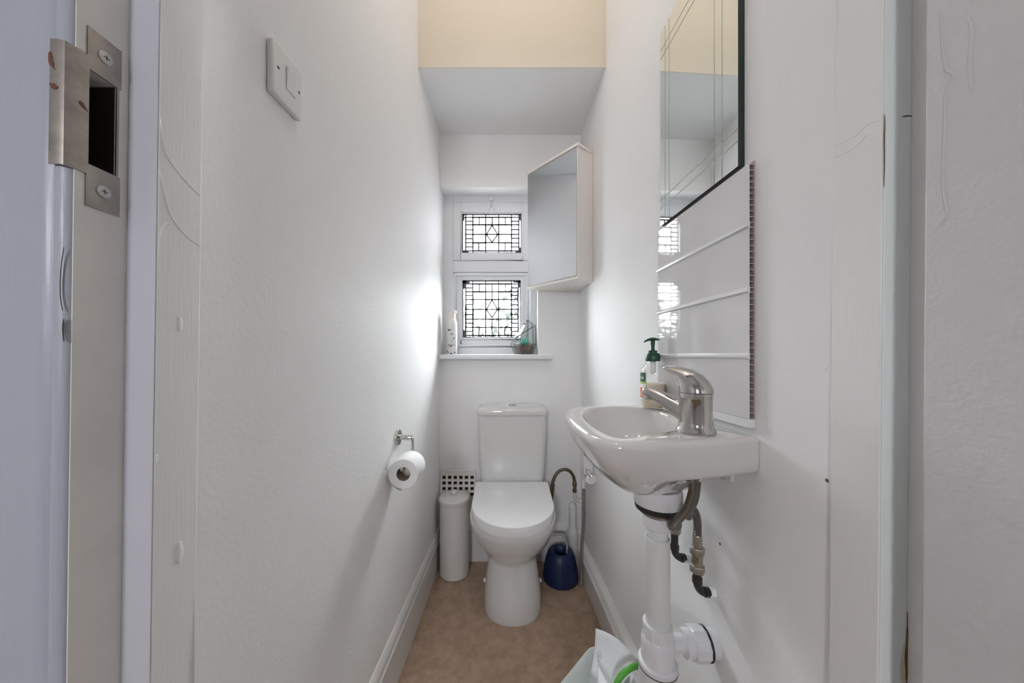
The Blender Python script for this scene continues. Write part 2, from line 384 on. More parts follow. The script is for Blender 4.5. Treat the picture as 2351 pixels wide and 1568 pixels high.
# open door leaf, hinged on the right
dl = MB().hexa([(.4205,.329),(.4605,.329),(.50,-.43),(.46,-.43)], .012, 1.995).shear(KR)
door = struct(dl.build('door_1', M_DOOR, bevel=.002), 'open white door seen close up at the right edge')
def dface(y): return .4205 + (.329-y)*.0520
for pts in ([(0,.318,1.385),(0,.315,1.33),(0,.309,1.315),(0,.314,1.30),(0,.3145,1.26),(0,.3155,1.225),(0,.314,1.20),(0,.3125,1.185),(0,.317,1.175)],):
    strip('paint_run', [(dface(y)+KR*0, y, z) for _, y, z in pts], .0018, .0006, (-1,0,0), M_DOOR, door, KR)
strip('paint_run', [(dface(y), y, z) for y, z in ((.3275,.975),(.3255,.965),(.3275,.955))], .0018, .0006, (-1,0,0), M_DOOR, door, KR)
strip('paint_run', [(dface(y), y, z) for y, z in ((.300,1.36),(.297,1.345),(.2985,1.32),(.297,1.29))], .003, .0006, (-1,0,0), M_DOOR, door, KR)

# strike plate
sp = thing('strike_plate', 'worn steel strike plate with rust stain on the cream door jamb', 'strike plate', (XJ, .322, 1.19))
xo = XJ+.0012
p = MB().box(XJ,xo,.309,.3362,hz1,1.362).box(XJ,xo,.309,.3362,1.192,hz0).box(XJ,xo,.309,hy0,hz0,hz1).box(XJ,xo,hy1,.3345,hz0,hz1).shear(KL)
p.build('plate', M_STEEL, sp)
lip = MB().loft([[(x,y,z) for x,y in ((XJ+.0012,.309),(XJ+.0010,.303),(XJ-.0015,YF0-.0066),(XJ-.006,YF0-.0082),(XJ-.0125,YF0-.0084),(XJ-.0125,YF0-.0072),(XJ-.006,YF0-.0070),(XJ-.002,YF0-.0054),(XJ+.0,.303),(XJ,.309))] for z in (1.222,1.334)]).shear(KL)
lip.build('lip', M_STEEL, sp, smooth=40)
strip('rust_stain', [(XJ-.0118,YF0-.0086,1.2935),(XJ-.009,YF0-.0086,1.2915),(XJ-.0055,YF0-.0085,1.2895)], [.003,.005,.004], .0001, (0,-1,0), M_RUST, sp, KL)
strip('rust_stain', [(XJ-.0122,YF0-.0086,1.322),(XJ-.0112,YF0-.0086,1.313),(XJ-.008,YF0-.0086,1.306)], [.004,.004,.001], .0001, (0,-1,0), M_RUST, sp, KL)
strip('rust_stain', [(XJ+.0013,.3035,1.286),(XJ+.0013,.3065,1.283),(XJ+.0013,.3098,1.280)], [.004,.0028,.0015], .0001, (1,0,0), M_RUST, sp, KL)
for z in (1.343, 1.211):
    sc = MB().lathe([(.0058,0),(.0058,.0008),(.004,.0014),(.0009,.0014)], (xo,.3225,z), (1,0,0), 16).shear(KL).build('screw', M_SCREW, sp, smooth=40)
    MB().box(xo+.0012,xo+.00165,.3222,.3228,z-.0025,z+.0025).box(xo+.0012,xo+.00165,.320,.325,z-.0004,z+.0004).shear(KL).build('screw_slot', M_CRACK, sc)

# ------------------------------------------------------------------ window
SC = .0023487; YW = 1.7615
def wx(px): return (px-1160)*SC
def wz(py): return 1.05 + (815-py)*SC
def frame_ring(mb, a, b, y0, y1):
    (x0,z1,x1,z0), (u0,w1,u1,w0) = a, b        # outer and inner rectangles (left, top, right, bottom)
    mb.box(x0,u0,y0,y1,z0,z1).box(u1,x1,y0,y1,z0,z1).box(u0,u1,y0,y1,w1,z1).box(u0,u1,y0,y1,z0,w0)
    return mb
def R(l, t, r, b): return (wx(l), wz(t), wx(r), wz(b))
win = bpy.data.objects.new('window_1', None); COL.objects.link(win); win.location = (wx(1129), YW, SILL); ROOT[win] = Vector(win.location)
win['kind'] = 'structure'; win['label'] = 'white painted window with two leaded lights above the sill'
mb = MB()
X0, X1 = wl(YW)-.004, XR+.004
mb.box(X0,wx(1041)-.001,YW,YW+.055,SILL,HEAD+.003).box(wx(1217)+.001,X1,YW,YW+.055,SILL,HEAD+.003)
mb.box(wx(1041)-.001,wx(1217)+.001,YW,YW+.055,wz(465)+.001,HEAD+.003).box(wx(1041)-.001,wx(1217)+.001,YW,YW+.055,wz(625),wz(598)-.001)
mb.box(wx(1041)-.001,wx(1217)+.001,YW,YW+.055,SILL,wz(797))
mb.build('window_frame', M_WINF, win, bevel=.002)
MB().box(wx(1034),wx(1221),YW-.010,YW,wz(813)-.004,wz(799)).build('sill_bead', M_WINF, win, bevel=.002)
us = MB(); frame_ring(us, R(1041,465,1217,598), R(1058,487,1200,582), YW-.003, YW+.045)
up = us.build('upper_sash', M_WINF, win, bevel=.002)
frame_ring(MB(), R(1055,484,1203,585), R(1060.5,489.5,1197.5,579.5), YW+.004, YW+.02).build('glazing_bead', M_WINF, up, bevel=.0025)
ls = MB(); frame_ring(ls, R(1041.5,625.5,1216.5,796.5), R(1058,640,1199,777), YW+.004, YW+.045)
lo = ls.build('lower_sash', M_WINF, win, bevel=.002)
frame_ring(MB(), R(1043,627,1212,795), R(1048,633,1207,790), YW-.004, YW+.01).build('cover_strip', M_WINF, lo, bevel=.002)
frame_ring(MB(), R(1056,637,1201,780), R(1061.5,643,1195.5,774.5), YW+.002, YW+.02).build('glazing_bead', M_WINF, lo, bevel=.0025)
# casement stay hook at the head
hk = MB().box(wx(1124),wx(1133),YW-.012,YW,wz(462.5),wz(454)).build('stay_keeper', M_WINF, win, bevel=.002)
MB().tube(curve([(wx(1128.5),YW-.010,wz(468)),(wx(1128.5),YW-.014,wz(472)),(wx(1127),YW-.013,wz(477)),(wx(1126),YW-.008,wz(479))],5), .0014, 8).build('stay_hook', M_CHROME, hk, smooth=60)
MB().lathe([(.016,0),(.013,.006),(.004,.008)], (wx(1129),YW-.004,wz(483)), (0,-1,0), 16).build('putty_lump', M_WINF, up, smooth=60)
# leaded lights: every pane a piece, cames round it
def c2p(x, y): return (990+x/3.7325, 420+y/3.7325)
def leaded(host, xs, ys, rects, diamond, bounds, m, y0, corners):
    segs = {}
    def seg(a, b):
        k = tuple(sorted([a, b])); segs[k] = 1
    def pane(poly):
        c = [c2p(*q) for q in poly]
        MB().extr([(wx(a), y0+.0005, wz(b)) for a, b in c], (0,.003,0)).build('pane', m, host)
    for l, t, r, b in rects:
        pane([(l,t),(r,t),(r,b),(l,b)])
        seg((l,t),(r,t)); seg((l,b),(r,b)); seg((l,t),(l,b)); seg((r,t),(r,b))
    (cx, cy, top, bot, lf, rt), (l, t, r, b) = diamond
    for q in ([(lf,cy),(cx,top),(rt,cy)], [(lf,cy),(rt,cy),(cx,bot)], [(l,t),(cx,t),(cx,top),(lf,cy),(l,cy)], [(cx,t),(r,t),(r,cy),(rt,cy),(cx,top)],
              [(l,cy),(lf,cy),(cx,bot),(cx,b),(l,b)], [(rt,cy),(r,cy),(r,b),(cx,b),(cx,bot)]): pane(q)
    for a, c in (((l,cy),(r,cy)),((l,t),(r,t)),((l,b),(r,b)),((l,t),(l,b)),((r,t),(r,b)),((lf,cy),(cx,top)),((cx,top),(rt,cy)),((rt,cy),(cx,bot)),((cx,bot),(lf,cy))): seg(a, c)
    mbl = MB(); hw = .0033
    for a, c in segs:
        (ax, ay), (bx, by) = c2p(*a), c2p(*c)
        A = Vector((wx(ax), 0, wz(ay))); B = Vector((wx(bx), 0, wz(by))); d = B-A
        if d.length < 1e-6: continue
        d.normalize(); n = Vector((-d.z, 0, d.x))*hw; A = A-d*hw; B = B+d*hw
        mbl.extr([A-n+Vector((0,y0-.0025,0)), B-n+Vector((0,y0-.0025,0)), B+n+Vector((0,y0-.0025,0)), A+n+Vector((0,y0-.0025,0))], (0,.009,0))
    for x0c, y0c, x1c, y1c in corners:
        (ax, ay), (bx, by) = c2p(x0c, y0c), c2p(x1c, y1c)
        mbl.box(wx(ax), wx(bx), y0-.003, y0+.0065, wz(by), wz(ay))
    mbl.build('lead_cames', M_LEAD, host)
def ladder(l, r, ys): return [(l, ys[i], r, ys[i+1]) for i in range(len(ys)-1)]
def row(xs, t, b): return [(xs[i], t, xs[i+1], b) for i in range(len(xs)-1)]
rects = ladder(293,355,[285,320,350,393,433,470,505,540,575]) + ladder(688,752,[285,320,350,392,433,467,507,540,575])
rects += row([293,355,465,578,688,752],262,285) + row([293,355,465,578,688,752],575,592) + [(268,285,293,575),(752,285,772,575)]
rects += row([355,410,465,522,578,635,688],285,350) + row([355,405,465,578,632,688],505,575)
rects += [(355,350,465,433),(355,433,465,505),(578,350,688,433),(578,433,688,505)]
leaded(up, None, None, rects, ((521,433,355,502,472,570),(465,350,578,505)), None, M_PANE_UP, YW+.014,
       [(258,252,312,268),(258,252,282,315),(728,252,780,268),(752,252,780,312),(258,580,318,600),(752,545,780,600),(722,582,780,600),(258,252,270,600),(258,252,780,264)])
ysl = [860,895,928,960,995,1040,1080,1125,1165,1200,1235,1270,1305]
rects = ladder(293,355,ysl) + ladder(688,745,ysl) + row([293,355,465,577,688,745],836,860) + row([293,355,465,577,688,745],1305,1322)
rects += [(268,860,293,1305),(745,860,766,1305)]
rects += row([355,412,465,520,577,635,688],860,928) + row([355,408,465,520,577,630,688],1235,1305)
rects += [(355,928,465,995),(465,928,520,995),(520,928,577,995),(577,928,688,995),(355,995,465,1080),(355,1080,465,1165),(577,995,688,1080),(577,1080,688,1165)]
rects += [(355,1165,465,1235),(465,1165,520,1235),(520,1165,577,1235),(577,1165,688,1235)]
leaded(lo, None, None, rects, ((520,1080,1000,1150,472,568),(465,995,577,1165)), None, M_PANE_LO, YW+.014,
       [(262,826,330,858),(262,826,300,902),(703,826,772,850),(742,826,772,892),(262,1258,300,1332),(262,826,274,1332),(262,826,772,836)])
# sill board
sb = MB().box(wl(1.64)+.002, .236, 1.628, YW+.002, 1.028, 1.053)
struct(sb.build('trim_7', M_WINF, bevel=.006, seg=4), 'white painted window sill board with rounded nose')

# hedge outside
hroot = thing('hedge', 'pale green hedge seen blurred through the lower leaded light', 'hedge', (-.1, 3.9, -.02))
mb = MB()
for i in range(4600):
    a = Vector((random.uniform(-1.9,1.9), 3.9+random.uniform(-.35,.35), random.uniform(.0,1.0)))
    a.z = a.z*(1.72+.16*math.sin(a.x*5)+.08*math.sin(a.x*13))
    d = Vector((random.uniform(-1,1),random.uniform(-1,.2),random.uniform(-.5,1))).normalized(); s = d.orthogonal().normalized()
    L, W = random.uniform(.07,.13), random.uniform(.02,.04)
    mb.add([a-d*L*.5, a+s*W, a+d*L*.5, a-s*W, a+d.cross(s)*.008], [(0,1,4),(1,2,4),(2,3,4),(3,0,4)])
o = mb.build('foliage', M_HEDGE, hroot); o['kind'] = 'stuff'
mb = MB()
for i in range(9):
    x = -1.8+i*.43
    mb.tube([(x,3.9,-.02),(x+.05,3.92,.6),(x-.04,3.88,1.3)], [.03,.022,.01], 8)
mb.build('stems', M_CHIP, hroot, smooth=60)
struct(MB().box(-6,6,2.0,12,-.12,-.02).build('ground_outside', mat('pale_bounce_ground', (.62,.62,.60), .9)), 'unseen ground outside the window, pale to bounce light upward')  # kept pale to bounce skylight up through the window onto the soffit

# ------------------------------------------------------------------ ceiling lamp (lights the upper walls)
lp = thing('ceiling_lamp', 'bare bulb on a short white cord from the ceiling', 'lamp', (.02,.60,2.72))
MB().lathe([(.045,0),(.05,.02),(.05,.03)], (.02,.60,CEIL-.03), n=24).build('ceiling_rose', M_PLASTIC, lp, smooth=40)
MB().tube([(.02,.60,2.83),(.02,.60,CEIL-.02)], .003, 8).build('cord', M_PLASTIC, lp, smooth=60)
MB().lathe([(.014,0),(.018,.015),(.018,.05),(.008,.06)], (.02,.60,2.795), n=20).build('lamp_holder', M_PLASTIC, lp, smooth=40)
MB().lathe([(.002,0),(.018,.004),(.029,.018),(.032,.034),(.028,.052),(.017,.07),(.013,.08)], (.02,.60,2.72), n=24).build('bulb', mat('lit_warm_bulb',(1,.9,.75),.3,emit=((1.0,.82,.62),4.0)), lp, smooth=60)
MATS['lit_warm_bulb'].cycles.emission_sampling = 'NONE'
ld = bpy.data.lights.new('bulb_light','POINT'); ld.energy = LAMP_W; ld.color = (1.0,.93,.84); ld.shadow_soft_size = .05
lo_ = bpy.data.objects.new('bulb_light', ld); obj_link(lo_, lp); lo_.location = (0,0,-.08)

# ------------------------------------------------------------------ light switch
ls_ = thing('light_switch', 'white single rocker light switch plate on the left wall', 'light switch', (wl(.54), .54, 1.459))
def lw(d, y, z): return (wl(y)+d, y, z)
def lbox(mb, d0, d1, y0, y1, z0, z1):
    vs = [lw(d,y,z) for z in (z0,z1) for (d,y) in ((d0,y0),(d1,y0),(d1,y1),(d0,y1))]
    return mb.add(vs, [(3,2,1,0),(4,5,6,7),(0,1,5,4),(1,2,6,5),(2,3,7,6),(3,0,4,7)])
lbox(MB(), 0, .0108, .5045, .5745, 1.459, 1.542).build('plate', M_PLASTIC, ls_, bevel=.003, seg=3)
rk = [lw(.0106,.534,1.486), lw(.0106,.5545,1.486), lw(.0106,.5545,1.521), lw(.0106,.534,1.521), lw(.0112,.534,1.486), lw(.0112,.5545,1.486), lw(.0112,.5545,1.521), lw(.0148,.534,1.521)]
lbox(MB(), .0107, .0109, .5332, .5552, 1.4852, 1.5218).build('rocker_gap', M_CRACK, ls_)
rr = MB().add([lw(.0106,.5338,1.486),lw(.0106,.5546,1.486),lw(.0106,.5546,1.521),lw(.0106,.5338,1.521),lw(.0112,.5338,1.486),lw(.0118,.5546,1.486),lw(.0118,.5546,1.521),lw(.0146,.5338,1.521)],
     [(3,2,1,0),(4,5,6,7),(0,1,5,4),(1,2,6,5),(2,3,7,6),(3,0,4,7)])
rr.build('rocker', M_PLASTIC, ls_, bevel=.0004)
for y in (.516, .5655):
    MB().lathe([(.0024,0),(.0024,.0006),(.001,.0007)], lw(.0105,y,1.504), (1,0,0), 12).build('screw', M_SCREWD, ls_)

# ------------------------------------------------------------------ cladding splashback, mirror on the right wall
def rw(d, y, z): return (wr(y)-d, y, z)
def rbox(mb, d0, d1, y0, y1, z0, z1):
    vs = [rw(d,y,z) for z in (z0,z1) for (d,y) in ((d0,y0),(d1,y0),(d1,y1),(d0,y1))]
    return mb.add(vs, [(3,2,1,0),(4,5,6,7),(0,1,5,4),(1,2,6,5),(2,3,7,6),(3,0,4,7)])
PY0, PY1 = .5535, .861
sp = thing('splashback', 'glossy white plank cladding splashback with silver beads above the basin', 'splashback', (wr(.70), .70, .926))
zt = [.940, 1.05, 1.1627, 1.273, 1.380]
for i in range(4):
    z0, z1 = zt[i], zt[i+1]
    mb = MB(); rbox(mb, .0095, .0105, PY0, PY1, z0+.001, z1-.005)
    pl = mb.build('plank', M_PANEL, sp)
    mb = MB(); rbox(mb, .0005, .0015, PY0, PY1, z0, z1)
    n = 10
    for k in range(n+1):
        zz = z0+.0015+(z1-z0-.008)*k/n
        rbox(mb, .0015, .0095, PY0+.0005, PY1-.001, zz-.0006, zz+.0006)
    mb.build('hollow_web', M_RIB, pl)
    mb = MB(); prof = [(.0095,z1-.0075),(.0112,z1-.0072),(.0145,z1-.0045),(.0150,z1-.001),(.0135,z1+.001),(.0118,z1+.0035),(.0095,z1+.003)]
    if i < 3:
        mb.loft([[rw(d,PY0-.0008,z) for d,z in prof],[rw(d,PY1,z) for d,z in prof]]); mb.build('bead', M_BEAD, pl, smooth=30)
mb = MB(); rbox(mb, .0005, .0125, PY0-.001, PY1, .926, .9405); mb.build('edge_trim', M_BEAD, sp, bevel=.001)

mi = thing('wall_mirror', 'frameless mirror with double cut lines above the splashback', 'mirror', (wr(.71), .71, 1.383))
MY0, MY1, MZ0, MZ1 = .5770, .8457, 1.3835, 1.879
mb = MB(); rbox(mb, .0, .0115, MY0, MY1, MZ0, MZ1); mb.build('backing', M_MEDGE, mi)
mb = MB(); rbox(mb, .0116, .0122, MY0, MY1, MZ0, MZ1); mb.build('glass', M_MIRROR, mi)
def groove_v(y):
    hw = .0018; mb = MB()
    mb.loft([[rw(.0121,y-hw,z),rw(.0128,y,z),rw(.0121,y+hw,z)] for z in (MZ0+.0005,MZ1-.0005)]); mb.build('cut_line', M_GROOVE, mi)
def groove_h(z):
    hw = .0018; mb = MB()
    mb.loft([[rw(.0121,y,z-hw),rw(.0128,y,z),rw(.0121,y,z+hw)] for y in (MY0+.0005,MY1-.0005)]); mb.build('cut_line', M_GROOVE, mi)
for y in (.6165,.6385,.803,.822): groove_v(y)
for z in (MZ0+.044,MZ0+.066,MZ1-.044,MZ1-.066): groove_h(z)

# ------------------------------------------------------------------ corner cabinet
cb = thing('corner_cabinet', 'white corner cabinet with a mirrored door beside the window', 'cabinet', (.30,1.55,1.37))
A, B, C_, D, E = (wr(1.462)-.001,1.462), (.3125,1.402), (.1135,1.6265), (.165,1.6685), (wr(1.6685)-.001,1.6685)
z0, z1 = 1.377, 1.962
bd = Vector((C_[0]-B[0], C_[1]-B[1])).normalized(); nd = Vector((bd.y,-bd.x))
if nd.y > 0: nd = -nd
def off(pnt, a, n): return (pnt[0]+bd.x*a+nd.x*n, pnt[1]+bd.y*a+nd.y*n)
inner = [A, off(B,.004,-.014), off(C_,-.003,-.014), D, E]
MB().hexa(inner, z0+.012, z1-.014).build('body', M_CAB, cb)
top = [A, off(B,-.003,.004), off(C_,.002,.004), D, E]
MB().hexa(top, z1-.014, z1).build('top_panel', M_CAB, cb, bevel=.001)
MB().hexa(top, z0, z0+.012).build('bottom_panel', M_CAB, cb, bevel=.001)
dr = MB().hexa([off(B,.006,.001),off(C_,0,.001),off(C_,0,-.0125),off(B,.006,-.0125)], z0+.0145, z1-.0175).build('door', M_CAB, cb)
MB().hexa([off(B,.0065,.0022),off(C_,-.0005,.0022),off(C_,-.0005,.0011),off(B,.0065,.0011)], z0+.015, z1-.018).build('mirror_panel', M_MIRROR2, dr)
MB().hexa([off(B,.0,.001),off(B,.0045,.001),off(B,.0045,-.0135),off(B,.0,-.0135)], z0+.012, z1-.014).build('side_edge', M_CAB, cb)

# ------------------------------------------------------------------ toilet
TX = .031
tl = thing('toilet', 'white close-coupled toilet with closed lid below the window', 'toilet', (TX, 1.4, 0))
def dring(cx, hw, y_front, y_back, z, n=56, sq=2.0, ztilt=0., yref=0.):
    """D outline: rounded front, straight sides to y_back"""
    pts = []; yc = y_front + hw*1.02
    if yc > y_back: yc = y_back-.01
    m = n//2
    for i in range(m+1):
        a = math.pi*i/m; cxs, sn = math.cos(a), math.sin(a)
        x = hw*math.copysign(abs(cxs)**(2/sq), cxs); y = yc - (yc-y_front)*abs(sn)**(2/sq)
        pts.append((cx - x, y))
    k = n-m-1
    for i in range(1, k+1):
        t = i/(k+1)
        if t < .33: q = (cx+hw, yc+(y_back-yc)*t/.33)
        elif t < .67: q = (cx+hw-2*hw*(t-.33)/.34, y_back)
        else: q = (cx-hw, y_back-(y_back-yc)*(t-.67)/.33)
        pts.append(q)
    return [(x, y, z + ztilt*(y-yref)) for x, y in pts]
TILT = (.458-.430)/(1.53-1.171)
# lid: rounded slab
lid = []
for ins, z in ((.008,.389),(.001,.391),(0,.394),(0,.4262),(.0007,.4284),(.0022,.4297),(.0045,.430)):
    lid.append(dring(TX, .168-ins, 1.171+ins, 1.528-ins*.6, z, ztilt=TILT, yref=1.171))
MB().loft(lid).build('lid', M_LID, tl, smooth=38)
seat = [dring(TX, .166-i, 1.176+i, 1.51, z, ztilt=TILT, yref=1.171) for i, z in ((.004,.3835),(.001,.3855),(.001,.3885),(.006,.3895))]
MB().loft(seat).build('seat', M_LID, tl, smooth=50)
# bowl and pedestal in one casting
pan = []
for hw, yf, yb, z in ((.119,1.262,1.60,0),(.121,1.259,1.60,.012),(.117,1.266,1.60,.08),(.107,1.281,1.60,.16),(.100,1.289,1.60,.205),(.101,1.284,1.60,.222),(.112,1.266,1.60,.240),(.132,1.240,1.60,.263),
                   (.151,1.216,1.61,.292),(.165,1.197,1.62,.325),(.174,1.184,1.63,.355),(.177,1.178,1.64,.374),(.176,1.179,1.65,.384),(.168,1.187,1.65,.3865)):
    tt = TILT*max(0,(z-.2)/.19)
    pan.append(dring(TX, hw, yf, yb, z, ztilt=tt, yref=1.171, sq=2.0 if z>.22 else 2.2))
MB().loft(pan).build('pan', M_CERAMIC, tl, smooth=60)
MB().box(TX-.155,TX+.155,1.50,1.655,.37,.43).build('cistern_shelf', M_CERAMIC, tl, bevel=.012, seg=4)
def rrect(cx, hw, y0, y1, z, r=.03, n=6, bow=0.):
    pts = []
    for (px, py, a0) in ((cx+hw-r,y1-r*.6,0),(cx-hw+r,y1-r*.6,90),(cx-hw+r,y0+r,180),(cx+hw-r,y0+r,270)):
        for i in range(n+1):
            a = math.radians(a0+90*i/n); rr_ = r*.6 if py > (y0+y1)/2 else r
            x = px+r*math.cos(a); y = py+rr_*math.sin(a)
            pts.append((x, y - (bow*(1-((x-cx)/hw)**2) if y < (y0+y1)/2 else 0), z))
    return pts
ct = [rrect(TX+.0015, hw, y0, 1.662, z, bow=.006) for hw, y0, z in ((.140,1.54,.425),(.150,1.537,.44),(.155,1.533,.50),(.160,1.527,.62),(.163,1.524,.73),(.163,1.524,.7655))]
cis = MB().loft(ct).build('cistern', M_CERAMIC, tl, smooth=50)
lidr = [rrect(TX+.0015, .1655-i, 1.518+i, 1.666, z, r=.03, bow=.006) for i, z in ((.004,.7665),(.001,.768),(0,.772),(0,.787),(.003,.7955),(.010,.801),(.025,.8045),(.06,.806))]
MB().loft(lidr).build('cistern_lid', M_CERAMIC, cis, smooth=50)
MB().lathe([(.021,0),(.021,.003),(.018,.005),(.0175,.0042),(.016,.0075),(.008,.0095),(.001,.0098)], (TX+.006,1.588,.8035), n=32).build('flush_button', M_CHROME, cis, smooth=50)
for s in (-1, 1):
    MB().lathe([(.009,0),(.009,.006),(.006,.011),(.001,.0125)], (TX+s*.113,1.40,.085), (s,0,.1), 16).build('bolt_cap', M_PLASTIC, tl, smooth=50)

# ------------------------------------------------------------------ white cylinder bin
bx_, by_ = -.2455, 1.577
bn_ = thing('cylinder_bin', 'tall white cylindrical lidded bin beside the toilet', 'bin', (bx_, by_, 0))
MB().lathe([(.066,0),(.0695,.004),(.0695,.02),(.070,.352),(.066,.354)], (bx_,by_,.001), n=48).build('body', M_BIN, bn_, smooth=40)
ld_ = MB().lathe([(.0735,.350),(.0745,.352),(.0745,.364),(.071,.3695),(.050,.374),(.020,.377),(.001,.378)], (bx_,by_,0), n=48).build('lid', M_BIN, bn_, smooth=28)
MB().lathe([(.0075,.374),(.0075,.385),(.0130,.3855),(.0135,.388),(.0135,.394),(.0120,.3965),(.001,.3972)], (bx_,by_,0), n=24).build('knob', M_BIN, ld_, smooth=28)

# ------------------------------------------------------------------ air vent
vt = thing('air_vent', 'white grid air vent with square holes low on the back wall', 'air vent', (-.242, YB, .325))
vx0, vx1, vz0, vz1 = -.329, -.150, .325, .463
MB().box(vx0+.004,vx1-.004,YB-.003,YB-.0005,vz0+.004,vz1-.004).build('cavity_shade_plate', M_DARK, vt)  # dark plate painted as the shade behind the vent holes
cols = [-.3113+.0286*i for i in range(6)]; rows = [vz1-.035-.0286*i for i in range(4)]; hs = .0088
mb = MB(); ys = (YB-.012, YB-.0035)
zr = [vz1] + [q for r_ in rows for q in (r_+hs, r_-hs)] + [vz0]
for i in range(0, len(zr), 2): mb.box(vx0, vx1, ys[0], ys[1], zr[i+1], zr[i])
xr = [vx0] + [q for c in cols for q in (c-hs, c+hs)] + [vx1]
for r_ in rows:
    for i in range(0, len(xr), 2): mb.box(xr[i], xr[i+1], ys[0], ys[1], r_-hs, r_+hs)
mb.build('grille', M_CAB, vt)
strip('plaster_lip', [(vx0-.002,YB-.0115,vz1+.004),(vx0+.05,YB-.0125,vz1+.002),(vx0+.09,YB-.0115,vz1-.001),(vx0+.13,YB-.0125,vz1+.001),(vx1+.002,YB-.0115,vz1+.003)], .007, .003, (0,-1,0), M_WALL, vt, 0)

# ------------------------------------------------------------------ toilet roll holder and roll
hx = -.303; RZ = .696; RY0, RY1 = .9695, 1.0570; BAR = RZ+.0155
th = thing('toilet_roll_holder', 'chrome toilet roll holder arm on the left wall', 'roll holder', (wl(1.066), 1.066, .71))
MB().lathe([(.0255,0),(.0255,.005),(.0245,.0068),(.001,.0068)], (wl(1.066),1.066,.781), (1,-.03,0), 32).build('wall_plate', M_CHROME, th, smooth=40)
MB().lathe([(.0085,.006),(.0085,.046),(.0075,.049),(.001,.0495)], (wl(1.066),1.066,.781), (1,-.03,0), 20).build('arm', M_CHROME, th, smooth=40)
MB().tube(curve([(hx,1.066,.781),(hx,1.068,.772),(hx,1.067,.745),(hx,1.066,BAR+.008),(hx,1.062,BAR),(hx,1.05,BAR),(hx,1.0,BAR),(hx,.962,BAR),(hx,.956,BAR+.003),(hx,.955,BAR+.008)],5), .0042, 12).build('bar', M_CHROME, th, smooth=60)
tr_ = thing('toilet_roll', 'white toilet paper roll hanging on the chrome holder', 'toilet roll', (hx, 1.01, RZ-.045))
mb = MB(); n = 48
def circ(r, y): return [(hx+r*math.cos(2*math.pi*i/n), y, RZ+r*math.sin(2*math.pi*i/n)) for i in range(n)]
mb.loft([circ(.0205,RY0+.001),circ(.030,RY0),circ(.0435,RY0),circ(.0448,RY0+.002),circ(.0448,RY1-.002),circ(.0435,RY1),circ(.0205,RY1)], False, False); mb.build('paper', M_PAPER, tr_, smooth=50)
MB().loft([circ(.0206,RY0+.0005),circ(.0206,RY1),circ(.0195,RY1),circ(.0195,RY0+.0005),circ(.0206,RY0+.0005)], False, False).build('core', M_CARD, tr_, smooth=50)
fl = MB(); arc = []
for i in range(15):
    a = math.radians(150 + i*8); r = .0452+.00005*i + max(0,i-9)*.0009
    arc.append((hx+r*math.cos(a), RZ+r*math.sin(a)))
arc = [(x, z) for x, z in arc]
fl.loft([[(x,RY0+.001,z),(x,RY1-.001,z),(x-.0006,RY1-.001,z-.0004),(x-.0006,RY0+.001,z-.0004)] for x, z in arc]); fl.build('loose_end', M_PAPER, tr_, smooth=50)

# ------------------------------------------------------------------ basin
RIMZ = .914
bs = thing('wash_basin', 'small ivory ceramic wall basin on the right wall', 'wash basin', (wr(.71), .71, .79))
outer = curve([(wr(.545)-.0008,.545),(.33,.522),(.25,.504),(.192,.4995),(.158,.513),(.141,.556),(.135,.64),(.136,.72),(.146,.79),(.172,.85),(.222,.888),(.30,.899),(.36,.90),(wr(.90)-.0008,.90)],10)
inner_ = curve([(.303,.592),(.266,.575),(.24,.560),(.213,.540),(.192,.537),(.177,.556),(.169,.626),(.171,.70),(.180,.761),(.205,.82),(.25,.855),(.31,.862),(.355,.845),(.375,.79),(.37,.71),(.355,.655),(.332,.615)],10,closed=True)
CC = Vector((.275,.70))
def ray_poly(poly, a, close):
    d = Vector((math.cos(a), math.sin(a))); best = None; n = len(poly)
    for i in range(n if close else n):
        p, q = Vector(poly[i][:2]), Vector(poly[(i+1)%n][:2]); e = q-p
        den = d.x*e.y-d.y*e.x
        if abs(den) < 1e-12: continue
        w_ = p-CC; t = (w_.x*e.y-w_.y*e.x)/den; s_ = (w_.x*d.y-w_.y*d.x)/den
        if t > 0 and -1e-9 <= s_ <= 1+1e-9 and (best is None or t > best): best = t
    return CC + d*best
N = 120
# denser near the two wall corners
angs = [2*math.pi*i/N for i in range(N)]
for cpt in ((wr(.545)-.0008,.545),(wr(.90)-.0008,.90)):
    a = math.atan2(cpt[1]-CC.y, cpt[0]-CC.x) % (2*math.pi)
    k = min(range(N), key=lambda i: abs(angs[i]-a)); angs[k] = a
OUT = [ray_poly([tuple(q) for q in outer], a, True) for a in angs]; INN = [ray_poly([tuple(q) for q in inner_], a, True) for a in angs]
def sm(x, a, b):
    t = max(0, min(1, (x-a)/(b-a))); return t*t*(3-2*t)
DC = Vector((.30,.662)); DR = .043
def lerp_prof(prof, t):
    for (t0, s0, d0), (t1, s1, d1) in zip(prof, prof[1:]):
        if t <= t1:
            k = (t-t0)/(t1-t0) if t1 > t0 else 0; return s0+(s1-s0)*k, d0+(d1-d0)*k
    return prof[-1][1:]
boxp = [(0,1,.010),(.25,1,.052),(.35,.975,.062),(.5,.80,.068),(.7,.45,.088),(.85,.2,.115),(1,0,.128)]
bowp = [(0,1,.010),(.12,.985,.022),(.25,.93,.042),(.4,.80,.067),(.55,.62,.090),(.7,.42,.110),(.85,.2,.123),(1,0,.128)]
wts = [max(sm(o_.x,.33,.41), sm(.60-o_.y,.0,.07)*sm(o_.x,.20,.33)) for o_ in OUT]
rings = []
